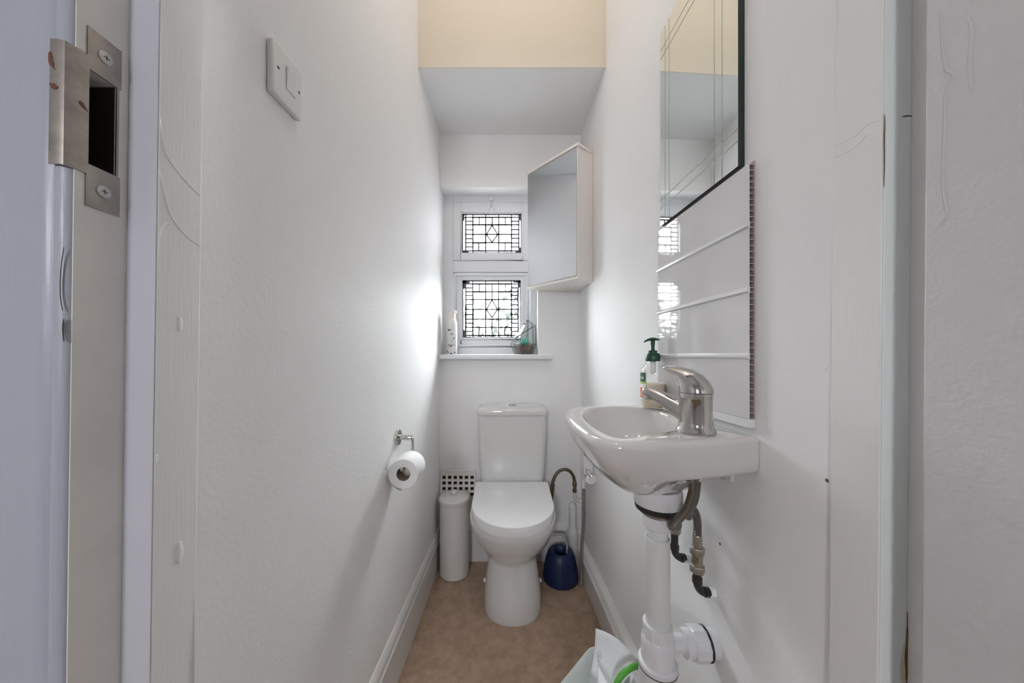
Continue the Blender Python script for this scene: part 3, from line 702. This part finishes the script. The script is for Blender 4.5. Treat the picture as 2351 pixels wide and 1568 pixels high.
for t in [1-i/14 for i in range(15)]:
    rg = []
    for i, o_ in enumerate(OUT):
        s1, d1 = lerp_prof(boxp, t); s2, d2 = lerp_prof(bowp, t); w_ = wts[i]
        s_ = s1*w_+s2*(1-w_); d_ = d1*w_+d2*(1-w_)
        dirv = (o_-DC).normalized(); base = DC+dirv*DR
        p_ = base + (o_-base)*s_
        rg.append((p_.x, p_.y, RIMZ-d_))
    rings.append(rg)
def inset(P, d): return [q + (CC-q).normalized()*d for q in P]
for d_, z_ in ((.0012,-.0055),(.0045,-.0018),(.009,0)):
    rings.append([(q.x,q.y,RIMZ+z_) for q in inset(OUT,d_)])
for d_, z_ in ((-.006,0),(-.002,-.0012),(.001,-.005),(.004,-.014)):
    rings.append([(q.x,q.y,RIMZ+z_) for q in inset(INN,d_)])
for s_, z_ in ((.93,.035),(.86,.060),(.72,.082),(.5,.094),(.3,.100)):
    rings.append([((DC+(q-DC)*s_).x,(DC+(q-DC)*s_).y,RIMZ-z_) for q in INN])
MB().loft(rings, True, True).build('bowl', M_BASIN, bs, smooth=55)
MB().lathe([(.030,0),(.030,.003),(.024,.005),(.001,.004)], (DC.x,DC.y,RIMZ-.101), n=24).build('drain_ring', M_CHROME, bs, smooth=40)
mb = MB(); rbox(mb, 0, .008, .600, .690, .815, .850); mb.build('wall_bracket', M_PIPE, bs, bevel=.003)

# ------------------------------------------------------------------ tap
tc_ = Vector((.335,.575,RIMZ)); dh = Vector((-.574,.819,0)); sd = Vector((.819,.574,0)); UP = Vector((0,0,1))
tp = thing('basin_tap', 'chrome single lever mixer tap on the basin corner', 'tap', tuple(tc_))
MB().lathe([(.0300,0),(.0315,.003),(.0300,.007),(.0275,.010),(.0265,.020),(.0262,.060),(.0268,.0615)], tc_, n=40).build('body', M_CHROME, tp, smooth=40)
MB().lathe([(.0255,.0615),(.0255,.0635),(.0268,.0640),(.0268,.0695),(.0258,.0705)], tc_, n=40).build('collar', M_CHROME, tp, smooth=40)
rings = []
def oval(c, ax_f, hw, hh, n=28):      # section in the plane spanned by sd and ax_f
    return [c + sd*hw*math.cos(2*math.pi*i/n) + ax_f*hh*math.sin(2*math.pi*i/n) for i in range(n)]
for f, z, tilt, hw, hh in ((-.0005,.0708,0,.0276,.0276),(.000,.0765,2,.0272,.0272),(.0035,.084,12,.0262,.0255),(.009,.0915,28,.0240,.0215),(.017,.0985,45,.0208,.0165),(.026,.1035,58,.0180,.0118),(.036,.1075,66,.0160,.0082),(.046,.1105,72,.0142,.0058),(.053,.1118,76,.0118,.0042),(.056,.1122,78,.006,.002)):
    a = math.radians(tilt); axf = dh*math.cos(a) - UP*math.sin(a)
    rings.append(oval(tc_+dh*f+UP*z, axf, hw, hh))
MB().loft(rings).build('lever', M_CHROME, tp, smooth=60)
rings = []
for f, z, hw, hh, tl_ in ((.0,.030,.0185,.0195,62),(.018,.0335,.018,.0185,62),(.030,.039,.0168,.0160,64),(.045,.046,.0158,.0140,66),(.065,.0555,.0150,.0126,68),(.082,.0625,.0146,.0118,74),(.091,.0645,.0138,.0105,82),(.097,.0640,.0105,.0078,90),(.0995,.0630,.004,.003,95)):
    a = math.radians(tl_); axf = UP*math.sin(a) - dh*math.cos(a)
    rings.append(oval(tc_+dh*f+UP*z, axf, hw, hh))
sp_ = MB().loft(rings).build('spout', M_CHROME, tp, smooth=60)
MB().lathe([(.0118,0),(.0118,.011),(.0105,.0125),(.001,.0125)], tc_+dh*.0855+UP*.0605, (-.06,.08,-1), 24).build('aerator', M_CHROME, sp_, smooth=40)

# ------------------------------------------------------------------ soap bottle
sx, sy, sz = .3805, .842, RIMZ+.0008
so = thing('soap_bottle', 'half full clear soap bottle with dark green pump on the basin rim', 'soap dispenser', (sx, sy, sz))
ea, eb = .0285, .0345       # half depth across the wall, half width along it
def ell(h, k=1., da=0.): return [(sx+(ea*k-da)*math.cos(2*math.pi*i/36), sy+(eb*k-da)*math.sin(2*math.pi*i/36), sz+h) for i in range(36)]
MB().loft([ell(0,.80),ell(.004,.88),(ell(.015,.97)),ell(.03,1),ell(.085,1),ell(.098,.95),ell(.107,.78),ell(.112,.52),ell(.117,.44),ell(.121,.44)]).build('bottle', M_BOTTLE, so, smooth=60)
MB().loft([ell(.003,.80),ell(.006,.88,.0008),ell(.015,.97,.0012),ell(.03,1,.0012),ell(.062,1,.0012)]).build('liquid_soap', M_SOAP, so, smooth=60)
MB().lathe([(.0055,.086),(.0075,.095),(.0075,.118),(.006,.121)], (sx,sy,sz), n=16).build('pump_chamber', M_LWHITE, so, smooth=50)
pm = MB().lathe([(.0175,.1195),(.0178,.122),(.0175,.136),(.015,.1395),(.0105,.1405),(.0105,.1455),(.0085,.147),(.0045,.1475),(.0042,.158),(.0052,.163),(.0052,.172),(.004,.174)], (sx,sy,sz), n=28).build('pump', M_DGREEN, so, smooth=40)
hd = Vector((-.82,.57,0)).normalized(); hs_ = Vector((hd.y,-hd.x,0))
rings = []
for f, z, hw, hh in ((-.0165,.1735,.001,.0007),(-.014,.1745,.006,.0022),(-.007,.176,.0095,.0036),(.0,.1765,.010,.0042),(.008,.1755,.009,.0038),(.015,.173,.006,.0030),(.0205,.170,.0035,.0022),(.022,.169,.001,.0008)):
    rings.append([Vector((sx,sy,sz))+hd*f+UP*z+hs_*hw*math.cos(2*math.pi*i/16)+UP*hh*math.sin(2*math.pi*i/16) for i in range(16)])
MB().loft(rings).build('pump_head', M_DGREEN, pm, smooth=60)
def lab(h0, h1, a0, a1, m, name, g=.0004):
    mb = MB(); q = 10; rings = []
    for i in range(q+1):
        a = math.radians(a0+(a1-a0)*i/q); c, s_ = math.cos(a), math.sin(a)
        rings.append([(sx+(ea+e)*c, sy+(eb+e)*s_, sz+h) for e, h in ((g,h0),(g,h1),(g+.0002,h1),(g+.0002,h0))])
    return mb.loft(rings).build(name, m, so, smooth=60)
LA0, LA1 = 92, 209
lab(.022,.094,LA0,LA1,M_LWHITE,'label')
lab(.026,.052,LA0,LA1,M_LPEACH,'label_picture',.0008)
lab(.062,.067,LA0,LA1,M_LLIME,'label_stripe',.0008)
lab(.067,.090,LA0,LA1,M_LGREEN,'label_band',.0008)
vs, fs = text_mesh('Palmolive', .0145)
mb = MB(); rmid = (ea+eb)/2
mb.add([(sx+(ea+.0014)*math.cos(math.radians(152)+x/rmid*.92), sy+(eb+.0014)*math.sin(math.radians(152)+x/rmid*.92), sz+.0735+y) for x, y, _ in vs], fs)
mb.build('label_lettering', M_LWHITE, so)

# ------------------------------------------------------------------ basin waste, trap and supply pipes
wx_, wy_ = .308, .660
wt = thing('waste_trap', 'white plastic waste pipe and bottle trap under the basin', 'waste pipe', (wx_, wy_, .33))
MB().lathe([(.043,.750),(.0455,.753),(.0455,.775),(.044,.7855)], (wx_,wy_,0), n=40).build('waste_flange', M_PIPE, wt, smooth=40)
MB().lathe([(.036,.737),(.0425,.741),(.044,.748),(.0445,.752),(.040,.7535)], (wx_,wy_,0), n=40).build('rubber_seal', M_RUBBER, wt, smooth=40)
MB().lathe([(.028,.728),(.034,.733),(.035,.738)], (wx_,wy_,0), n=32).build('metal_collar', M_VALVE, wt, smooth=40)
def nut(name, m, c, axis, r, h, par, teeth=12, n=48):
    ax = Vector(axis).normalized(); u = ax.orthogonal().normalized(); v = ax.cross(u); c = Vector(c); rings = []
    for hh, k in ((0,.95),(.08*h,1),(.92*h,1),(h,.95)):
        rings.append([c+ax*hh+(u*math.cos(2*math.pi*i/n)+v*math.sin(2*math.pi*i/n))*r*k*(1.05 if (i*teeth//n*n//teeth == i) else 1.0) for i in range(n)])
    return MB().loft(rings).build(name, m, par, smooth=30)
nut('compression_nut', M_PIPE, (wx_,wy_,.703), (0,0,1), .0265, .027, wt)
MB().lathe([(.0195,.670),(.0195,.705)], (wx_,wy_,0), n=32).build('tailpiece', M_PIPE, wt, smooth=40)
MB().lathe([(.0215,.495),(.0228,.498),(.0228,.682),(.0212,.6825),(.0205,.676)], (wx_,wy_,0), n=36).build('downpipe', M_PIPE2, wt, smooth=40)
MB().lathe([(.0275,.500),(.0285,.506),(.0280,.5095),(.0245,.5105)], (wx_,wy_,0), n=36).build('socket_rim', M_PIPE, wt, smooth=40)
nut('compression_nut', M_PIPE, (wx_,wy_,.480), (0,0,1), .0275, .022, wt)
MB().lathe([(.0315,.425),(.0315,.470),(.0305,.480),(.028,.484)], (wx_,wy_,0), n=40).build('trap_body', M_PIPE, wt, smooth=40)
MB().lathe([(.030,.330),(.0345,.338),(.0362,.36),(.0362,.423),(.0372,.426),(.0372,.433),(.0345,.436),(.0318,.437)], (wx_,wy_,0), n=40).build('trap_cup', M_PIPE, wt, smooth=40)
MB().lathe([(.0375,0),(.0375,.0018)], (wx_,wy_,.4232), n=40).build('cup_seal', M_CRACK, wt, smooth=40)
oz = .4680
MB().lathe([(.0165,.02),(.0165,.050),(.0255,.0505),(.0255,.066),(.0215,.0665),(.0215,.074)], (wx_,wy_,oz), (1,0,0), 36).build('side_outlet', M_PIPE, wt, smooth=40)
nut('outlet_nut', M_PIPE, (wx_+.066,wy_,oz), (1,0,0), .0300, .028, wt)
MB().lathe([(.0305,.094),(.0305,.0975)], (wx_,wy_,oz), (1,0,0), 36).build('outlet_seal', M_RUBBER, wt, smooth=40)
MB().lathe([(.026,.094),(.026,.1155)], (wx_,wy_,oz), (1,0,0), 36).build('wall_spigot', M_PIPE, wt, smooth=40)

def supply(y, zw, vx, vz0, label, hole):
    t = thing('supply_pipe', label, 'pipe', (vx, y, zw), 'water supply pipes under the basin')
    MB().tube(curve([(wr(y)-.0005,y,zw),(vx+.022,y,zw),(vx+.012,y,zw+.001),(vx+.004,y,zw+.008),(vx,y,zw+.020),(vx,y,vz0+.004)],5), .0078, 16).build('elbow_pipe', M_BLACKPIPE, t, smooth=60)
    MB().tube([(vx+.014,y,zw+.0008),(vx+.0235,y,zw)], .0095, 16).build('elbow_collar', M_BLACKPIPE, t, smooth=60)
    MB().tube([(vx,y,zw+.020),(vx,y,zw+.030)], .0094, 16).build('elbow_collar', M_BLACKPIPE, t, smooth=60)
    MB().lathe([(.0095,-.0001),(.0095,.012)], (wr(y)-.0005,y,zw), (-1,0,0), 16).build('painted_stub', M_STOP, t, smooth=40)
    v = MB().lathe([(.0098,0),(.0098,.042)], (vx,y,vz0+.004), n=20).build('valve_body', M_VALVE, t, smooth=40)
    MB().lathe([(.0135,0),(.0140,.002),(.0140,.013),(.0125,.015)], (vx,y,vz0), n=6).build('hex_nut', M_VALVE, t, bevel=.001)
    MB().lathe([(.0135,0),(.0140,.002),(.0140,.013),(.0125,.015)], (vx,y,vz0+.036), n=6).build('hex_nut', M_VALVE, t, bevel=.001)
    MB().lathe([(.0055,.004),(.0055,.0155),(.004,.016)], (vx,y,vz0+.027), (-.75,-.65,.1), 12).build('isolator_screw', M_BRASS, t, smooth=40)
    MB().lathe([(.0088,0),(.0088,.022),(.0080,.024)], (vx,y,vz0+.051), n=20).build('hose_ferrule', M_VALVE, t, smooth=40)
    return vz0+.073
z_r = supply(.6565, .573, .386, .614, 'nickel isolating valve on a black elbow pipe nearest the doorway', None)
z_l = supply(.745, .587, .3865, .645, 'nickel isolating valve on a black elbow pipe behind the white downpipe', None)
def braid(name):
    m = mat(name, (.40,.37,.33), .34, .9)
    nt = m.node_tree; b = nt.nodes['Principled BSDF']; tcn = nt.nodes.new('ShaderNodeTexCoord'); wv = nt.nodes.new('ShaderNodeTexWave'); bn = nt.nodes.new('ShaderNodeBump')
    wv.bands_direction = 'DIAGONAL'; wv.inputs['Scale'].default_value = 480; wv.inputs['Distortion'].default_value = 1.5
    bn.inputs['Strength'].default_value = .7; bn.inputs['Distance'].default_value = .001
    cr = nt.nodes.new('ShaderNodeValToRGB'); cr.color_ramp.elements[0].color = (.10,.09,.08,1); cr.color_ramp.elements[1].color = (.38,.35,.31,1)
    nt.links.new(tcn.outputs['Object'], wv.inputs['Vector']); nt.links.new(wv.outputs['Fac'], bn.inputs['Height']); nt.links.new(bn.outputs[0], b.inputs['Normal'])
    nt.links.new(wv.outputs['Fac'], cr.inputs[0]); nt.links.new(cr.outputs[0], b.inputs['Base Color'])
    return m
M_BRAID = braid('braided_steel_hose')
h1 = [(.336,.585,.838),(.336,.584,.81),(.328,.588,.775),(.316,.598,.748),(.313,.613,.727),(.338,.640,.717),(.354,.682,.724),(.375,.725,.738),(.3865,.745,.731),(.3865,.745,z_l)]
tag(MB().tube(curve(h1,6), .0075, 14).build('braided_hose', M_BRAID, smooth=60), 'braided steel hose crossing low in front of the waste to the rear valve', 'hose', 'braided hoses under the basin')
h2 = [(.351,.600,.838),(.352,.602,.81),(.352,.610,.778),(.349,.622,.752),(.354,.632,.738),(.360,.646,.736),(.366,.655,.744),(.380,.657,.737),(.386,.6565,.716),(.386,.6565,z_r)]
tag(MB().tube(curve(h2,6), .0075, 14).build('braided_hose', M_BRAID, smooth=60), 'braided steel hose curving over to the valve nearest the doorway', 'hose', 'braided hoses under the basin')

# ------------------------------------------------------------------ cistern supply and pipes behind the toilet
fh = [(.222,1.592,.345),(.224,1.594,.39),(.236,1.598,.44),(.258,1.602,.475),(.288,1.605,.488),(.315,1.605,.480),(.334,1.605,.455),(.340,1.605,.425)]
fo = thing('cistern_hose', 'brown braided hose arching from brass valve to the cistern', 'hose', (.29,1.6,.34))
MB().tube(curve(fh,6), .0075, 12).build('hose', mat('brown_braided_hose',(.14,.115,.09),.4,.6), fo, smooth=60)
MB().lathe([(.0075,.375),(.0105,.377),(.0105,.390),(.0075,.392),(.0075,.405),(.0105,.407),(.0105,.420),(.008,.43)], (.3405,1.605,0), n=12).build('brass_valve', M_BRASS, fo, smooth=30)
MB().tube([(.228,1.585,.33),(.236,1.59,.42)], .004, 8).build('thin_tube', M_BRASS, fo, smooth=60)
wp = thing('white_pipe', 'white painted elbow pipe from the wall below the brass valve', 'pipe', (.3405,1.605,.33))
MB().tube(curve([(wr(1.605)-.001,1.605,.333),(.368,1.605,.332),(.352,1.605,.336),(.3435,1.605,.346),(.3405,1.605,.36),(.3405,1.605,.3755)],5), .0085, 14).build('elbow', M_PIPE2, wp, smooth=60)
op = thing('overflow_pipe', 'white vertical waste pipe in the corner behind the toilet', 'pipe', (.333,1.612,0))
MB().lathe([(.018,.001),(.018,.30),(.015,.31),(.006,.3195)], (.333,1.615,0), n=24).build('pipe', M_PIPE2, op, smooth=40)
MB().lathe([(.024,.0),(.025,.15),(.0255,.152),(.0255,.185),(.022,.192),(.018,.192)], (.333,1.615,.002), n=28).build('socket', M_PIPE2, op, smooth=40)
MB().tube([(.333,1.615,.232),(.333,1.615,.252)], .0195, 24).build('collar', M_PIPE2, op, smooth=40)

# bidet spray bracket on the right wall
bb = thing('spray_bracket', 'white bracket with chrome lever and clear knob below the basin', 'bracket', (.37,1.47,.48))
MB().hexa([(.352,1.452),(wr(1.452)-.0005,1.452),(wr(1.53)-.0005,1.53),(.352,1.53)], .482, .640).build('box', M_PLASTIC, bb, bevel=.004)
MB().lathe([(.0055,0),(.0055,.02),(.004,.024)], (.374,1.452,.508), (0,-1,0), 12).build('knob_stem', M_CHROME, bb, smooth=40)
MB().lathe([(.006,.020),(.022,.021),(.0225,.025),(.0215,.029),(.010,.031),(.009,.034),(.001,.034)], (.374,1.452,.508), (0,-1,0), 32).build('knob', M_TUB, bb, smooth=40)
MB().tube(curve([(.358,1.445,.546),(.362,1.43,.541),(.368,1.42,.533),(.374,1.415,.525)],5), [.004]*3+[.007]*7+[.009]*6, 12).build('lever', M_CHROME, bb, smooth=60)
MB().tube([(.356,1.452,.515),(.356,1.432,.513)], .006, 12).build('inlet_nut', M_CHROME, bb, smooth=60)
hs2 = [(.360,1.50,.483),(.360,1.50,.45),(.3615,1.502,.30),(.352,1.498,.18),(.349,1.496,.08),(.346,1.488,.02),(.336,1.476,.0085)]
sh_ = thing('spray_hose', 'grey hose hanging from the bracket down to the floor', 'hose', (.36,1.5,.0))
MB().tube(curve(hs2,6), .0072, 12).build('hose', mat('grey_hose',(.26,.24,.225),.4,.4), sh_, smooth=60)
MB().tube([(.360,1.50,.49),(.360,1.50,.44)], .0092, 12).build('hose_sleeve', M_PLASTIC, sh_, smooth=60)

# blue jug
jx, jy = .259, 1.530
jg = thing('blue_jug', 'dark blue tapered plastic jug on the floor beside the toilet', 'jug', (jx, jy, 0))
jr_ = [(.074,.001),(.081,.006),(.0825,.020),(.078,.05),(.070,.095),(.0625,.118),(.057,.130),(.050,.136),(.040,.136),(.034,.132),(.033,.10),(.045,.04),(.05,.012)]
MB().lathe(jr_, (jx,jy,0), n=44, cap1=True).build('body', M_BLUE, jg, smooth=60)
rdg = [(jx+.004,jy-r-.001,z) for r, z in ((.085,.03),(.078,.06),(.0705,.095),(.0635,.118),(.056,.131))]
MB().tube(rdg, [.004,.006,.0065,.006,.003], 10).build('spout_ridge', M_BLUE, jg, smooth=60)
MB().tube(curve([(jx+.030,jy+.006,.06),(jx+.033,jy+.012,.13),(jx+.030,jy+.020,.165),(jx+.012,jy+.030,.190),(jx-.012,jy+.034,.192),(jx-.030,jy+.035,.183)],6), .0048, 12).build('curved_handle', mat('grey_plastic',(.36,.36,.36),.35), jg, smooth=60)

# ------------------------------------------------------------------ can on the sill
kx, ky, kz = -.2775, 1.690, 1.0535
cn = thing('air_freshener', 'white printed aerosol can at the left end of the window sill', 'aerosol can', (kx, ky, kz))
MB().lathe([(.028,0),(.0292,.002),(.0292,.150),(.0285,.160),(.0255,.172),(.0215,.181),(.020,.184)], (kx,ky,kz), n=36).build('can', M_CAN, cn, smooth=40)
cp = [[(kx+ox+rx*math.cos(2*math.pi*i/28), ky+rx*math.sin(2*math.pi*i/28), kz+h+tl_*math.cos(2*math.pi*i/28)) for i in range(28)] for ox, rx, h, tl_ in ((0,.0195,.183,0),(0,.0195,.190,0),(.001,.0185,.203,0),(.003,.0185,.212,.001),(.006,.020,.219,.004),(.007,.017,.2215,.004))]
MB().loft(cp).build('spray_cap', M_CANCAP, cn, smooth=45)
MB().extr([(kx+.017,ky-.004,kz+.214),(kx+.027,ky-.004,kz+.222),(kx+.028,ky-.004,kz+.219),(kx+.0205,ky-.004,kz+.205),(kx+.024,ky-.004,kz+.180),(kx+.019,ky-.004,kz+.186)], (0,.008,0)).build('trigger', M_CANCAP, cn, bevel=.001)
def onc(a, h, e=.0003): return (kx+(.0292+e)*math.cos(math.radians(a)), ky+(.0292+e)*math.sin(math.radians(a)), kz+h)
def stroke(pts, wd, m, name):
    P = curve([Vector((a, h, 0)) for a, h in pts], 5); rings = []
    for i, p in enumerate(P):
        t = (P[min(i+1,len(P)-1)]-P[max(i-1,0)]); tv = Vector((t.x*.00051, t.y)).normalized(); sv = Vector((-tv.y, tv.x))*wd/2*math.sin(math.pi*(i+.7)/(len(P)+.4))**.5
        rings.append([onc(p.x+sg*sv.x/.00051, p.y+sg*sv.y, e) for sg, e in ((-1,.0003),(1,.0003),(1,.0006),(-1,.0006))])
    MB().loft(rings).build(name, m, cn)
for pts, wd in (([(237,.128),(252,.122),(262,.118)],.005),([(238,.127),(262,.126),(278,.125),(282,.124)],.003),([(290,.083),(297,.078),(306,.084),(318,.090)],.003),([(240,.050),(246,.044),(262,.052),(268,.049)],.003),
               ([(258,.036),(272,.043),(290,.045)],.005),([(226,.022),(238,.012),(248,.010)],.004),([(262,.006),(280,.003),(288,.0015)],.005),([(300,.010),(318,.011)],.004),([(240,.080),(244,.077)],.0025),([(322,.095),(328,.098)],.002)):
    stroke(pts, wd, M_INK, 'feather_print')
for a0, a1, h, wd in ((262,300,.104,.006),(266,292,.096,.0015),(268,294,.072,.0015),(268,294,.066,.0015)):
    stroke([(a0,h),((a0+a1)/2,h+.0003),(a1,h)], wd, M_GREYINK, 'small_lettering')
stroke([(275,.052),(300,.048),(318,.046)], .010, M_PINKINK, 'pink_flower_print')

# ------------------------------------------------------------------ terrarium
gx, gy, gz = .0985, 1.692, 1.0535
tg = thing('glass_terrarium', 'geometric glass terrarium with black wire edges on the window sill', 'terrarium', (gx, gy, gz))
def hexr(r, h, cx=0., slope=0.): return [Vector((gx+cx+r*math.cos(math.radians(60*i+12)), gy+.86*r*math.sin(math.radians(60*i+12)), gz+h+slope*math.cos(math.radians(60*i+12)))) for i in range(6)]
b0 = hexr(.048,.002,-.004); b1 = hexr(.0685,.052,-.004); b2 = hexr(.0585,.116,.002,.034); apex = Vector((gx+.016,gy,gz+.179))
edges = []
for i in range(6):
    j = (i+1) % 6
    edges += [(b0[i],b0[j]),(b1[i],b1[j]),(b2[i],b2[j]),(b0[i],b1[i]),(b1[i],b2[i]),(b2[i],apex)]
mb = MB()
for a, b in edges: mb.tube([a, b], .0010, 6)
mb.build('wire_frame', M_WIRE, tg)
OPEN = 3                     # the face left open, towards the window side
for i in range(6):
    j = (i+1) % 6
    fcs = [[b0[i],b0[j],b1[j],b1[i]], [b2[i],b2[j],apex]]
    if i != OPEN: fcs.append([b1[i],b1[j],b2[j],b2[i]])
    for fc in fcs:
        c = sum(fc, Vector())/len(fc); nrm = (fc[1]-fc[0]).cross(fc[2]-fc[0]).normalized()
        MB().extr([q+(c-q).normalized()*.001-nrm*.0004 for q in fc], nrm*.0008).build('pane', M_GLASS, tg)
s0 = hexr(.040,.0035,.0); s1 = hexr(.0515,.046,.0)
MB().loft([s0, s1]).build('soil', M_SOIL, tg)
pt = thing('succulent', 'small spiky green succulent growing inside the glass terrarium', 'plant', (gx,gy,gz+.045))
for i in range(22):
    a = i*2.4+.3; tilt = .15+.85*(i/22); L = random.uniform(.045,.062)*(1-.25*i/22)
    d = Vector((math.cos(a)*math.sin(tilt), math.sin(a)*math.sin(tilt)*.8, math.cos(tilt))); s_ = Vector((-math.sin(a),math.cos(a),0))
    base = Vector((gx+.002,gy,gz+.044))+Vector((math.cos(a),math.sin(a),0))*.004; nr = d.cross(s_).normalized(); rings = []
    for f, wd in ((0,.0030),(.25,.0040),(.55,.0032),(.8,.0018),(1,.0003)):
        c = base+d*L*f - nr*.006*f*f
        rings.append([c-s_*wd, c-nr*wd*.35, c+s_*wd, c+nr*wd*.35])
    lf = MB().loft(rings).build('leaf', M_LEAF, pt, smooth=50)
    if i % 5 == 2:
        c = base+d*L - nr*.006
        MB().tube([c-d*.008, c+d*.004], [.0012,.0003], 6).build('leaf_tip', M_LEAFTIP, lf)

# ------------------------------------------------------------------ white caddy with papers, bottom of the picture
tbx = thing('white_caddy', 'white plastic caddy with a green loop handle on the floor under the basin', 'caddy', (.238,.80,0))
d1 = Vector((-.70,-.714)); d2 = Vector((.714,-.70)); far = Vector((.2466,.905))
cxy = far + d2*.058 + d1*.115
def cad(hl, hw, r, z, n=7):
    pts = []
    for sx_, sy_, a0 in ((1,1,0),(-1,1,90),(-1,-1,180),(1,-1,270)):
        for i in range(n+1):
            a = math.radians(a0+90*i/n); lx = sx_*(hl-r)+r*math.cos(a); ly = sy_*(hw-r)+r*math.sin(a)
            q = cxy - d1*lx + d2*ly; pts.append((q.x, q.y, z))
    return pts
tb = [cad(.095,.042,.03,.001),cad(.098,.045,.03,.006),cad(.117,.060,.034,.244),cad(.119,.062,.035,.250),cad(.1175,.0605,.034,.252),cad(.115,.058,.033,.249),cad(.095,.043,.028,.012)]
MB().loft(tb).build('tub', M_TUB, tbx, smooth=50)
hp = cxy + d2*.06 - d1*.02
hnd = [(.256,.772,.244),(.265,.777,.268),(.283,.783,.286),(.306,.790,.294),(.332,.798,.290),(.347,.802,.270),(.345,.80,.243)]
MB().tube(curve(hnd,6), .0068, 12).build('handle', M_GREEN, tbx, smooth=60)
def sheet(name, P, label, m=M_SHEET):
    """grid of points -> thin solid sheet"""
    n_, k_ = len(P), len(P[0]); vs = [q for r in P for q in r]
    fs = [(i*k_+j, i*k_+j+1, (i+1)*k_+j+1, (i+1)*k_+j) for i in range(n_-1) for j in range(k_-1)]
    o = MB().add(vs, fs).build(name, m, smooth=60); md = o.modifiers.new('thick','SOLIDIFY'); md.thickness = .0005; md.offset = 0
    return tag(o, label, 'paper', 'paper sheets in the white caddy')
P1 = []
a_ = Vector((.249,.900,.297)); b_ = Vector((.346,.838,.262)); e_ = Vector((.262,.800,.222)); c_ = Vector((.222,.850,.222))
for i in range(10):
    u = i/9; r = []
    for j in range(10):
        v = j/9
        q = (a_*(1-u)+b_*u)*(1-v) + (c_*(1-u)+e_*u)*v
        q = q + Vector((0,0,.016))*math.sin(math.pi*u)*(1-v) + Vector((.004,.004,-.006))*math.sin(math.pi*v)
        r.append(q)
    P1.append(r)
s1_ = sheet('paper_sheet', P1, 'white paper sheet with a small stamped cross standing in the caddy')
P2 = []
for i in range(8):
    u = i/7; r = []
    for j in range(6):
        v = j/5
        tip = Vector((.236,.832,.262)); q = tip + (Vector((.205,.735,.250))-tip)*u*(1-v) + (Vector((.262,.735,.262))-tip)*u*v
        r.append(q + Vector((0,0,.010*math.sin(math.pi*v)*u)))
    P2.append(r)
sheet('paper_sheet', P2, 'pointed white paper sheet folded forward at the near side of the caddy')
# stamped mark on the sheet
def on1(u, v, e=.0012):
    i = min(int(u*9),8); j = min(int(v*9),8); fu, fv = u*9-i, v*9-j
    q = P1[i][j]*(1-fu)*(1-fv)+P1[i+1][j]*fu*(1-fv)+P1[i][j+1]*(1-fu)*fv+P1[i+1][j+1]*fu*fv
    n_ = (P1[i+1][j]-P1[i][j]).cross(P1[i][j+1]-P1[i][j]).normalized()
    if n_.z < 0: n_ = -n_
    return q+n_*e - Vector(s1_['_o'])
mk = MB()
uc, vc = .17, .55
def tube_local(pts): mk.tube(pts, .0004, 5)
tube_local([on1(uc+.07*math.cos(t*.4189), vc+.10*math.sin(t*.4189)) for t in range(16)])
tube_local([on1(uc-.035,vc-.05), on1(uc+.035,vc+.05)]); tube_local([on1(uc+.035,vc-.05), on1(uc-.035,vc+.05)])
s1_['_o'] = (0,0,0); mk.build('stamped_cross', M_GREYINK, s1_)
for o in list(bpy.data.objects):
    if '_o' in o: del o['_o']
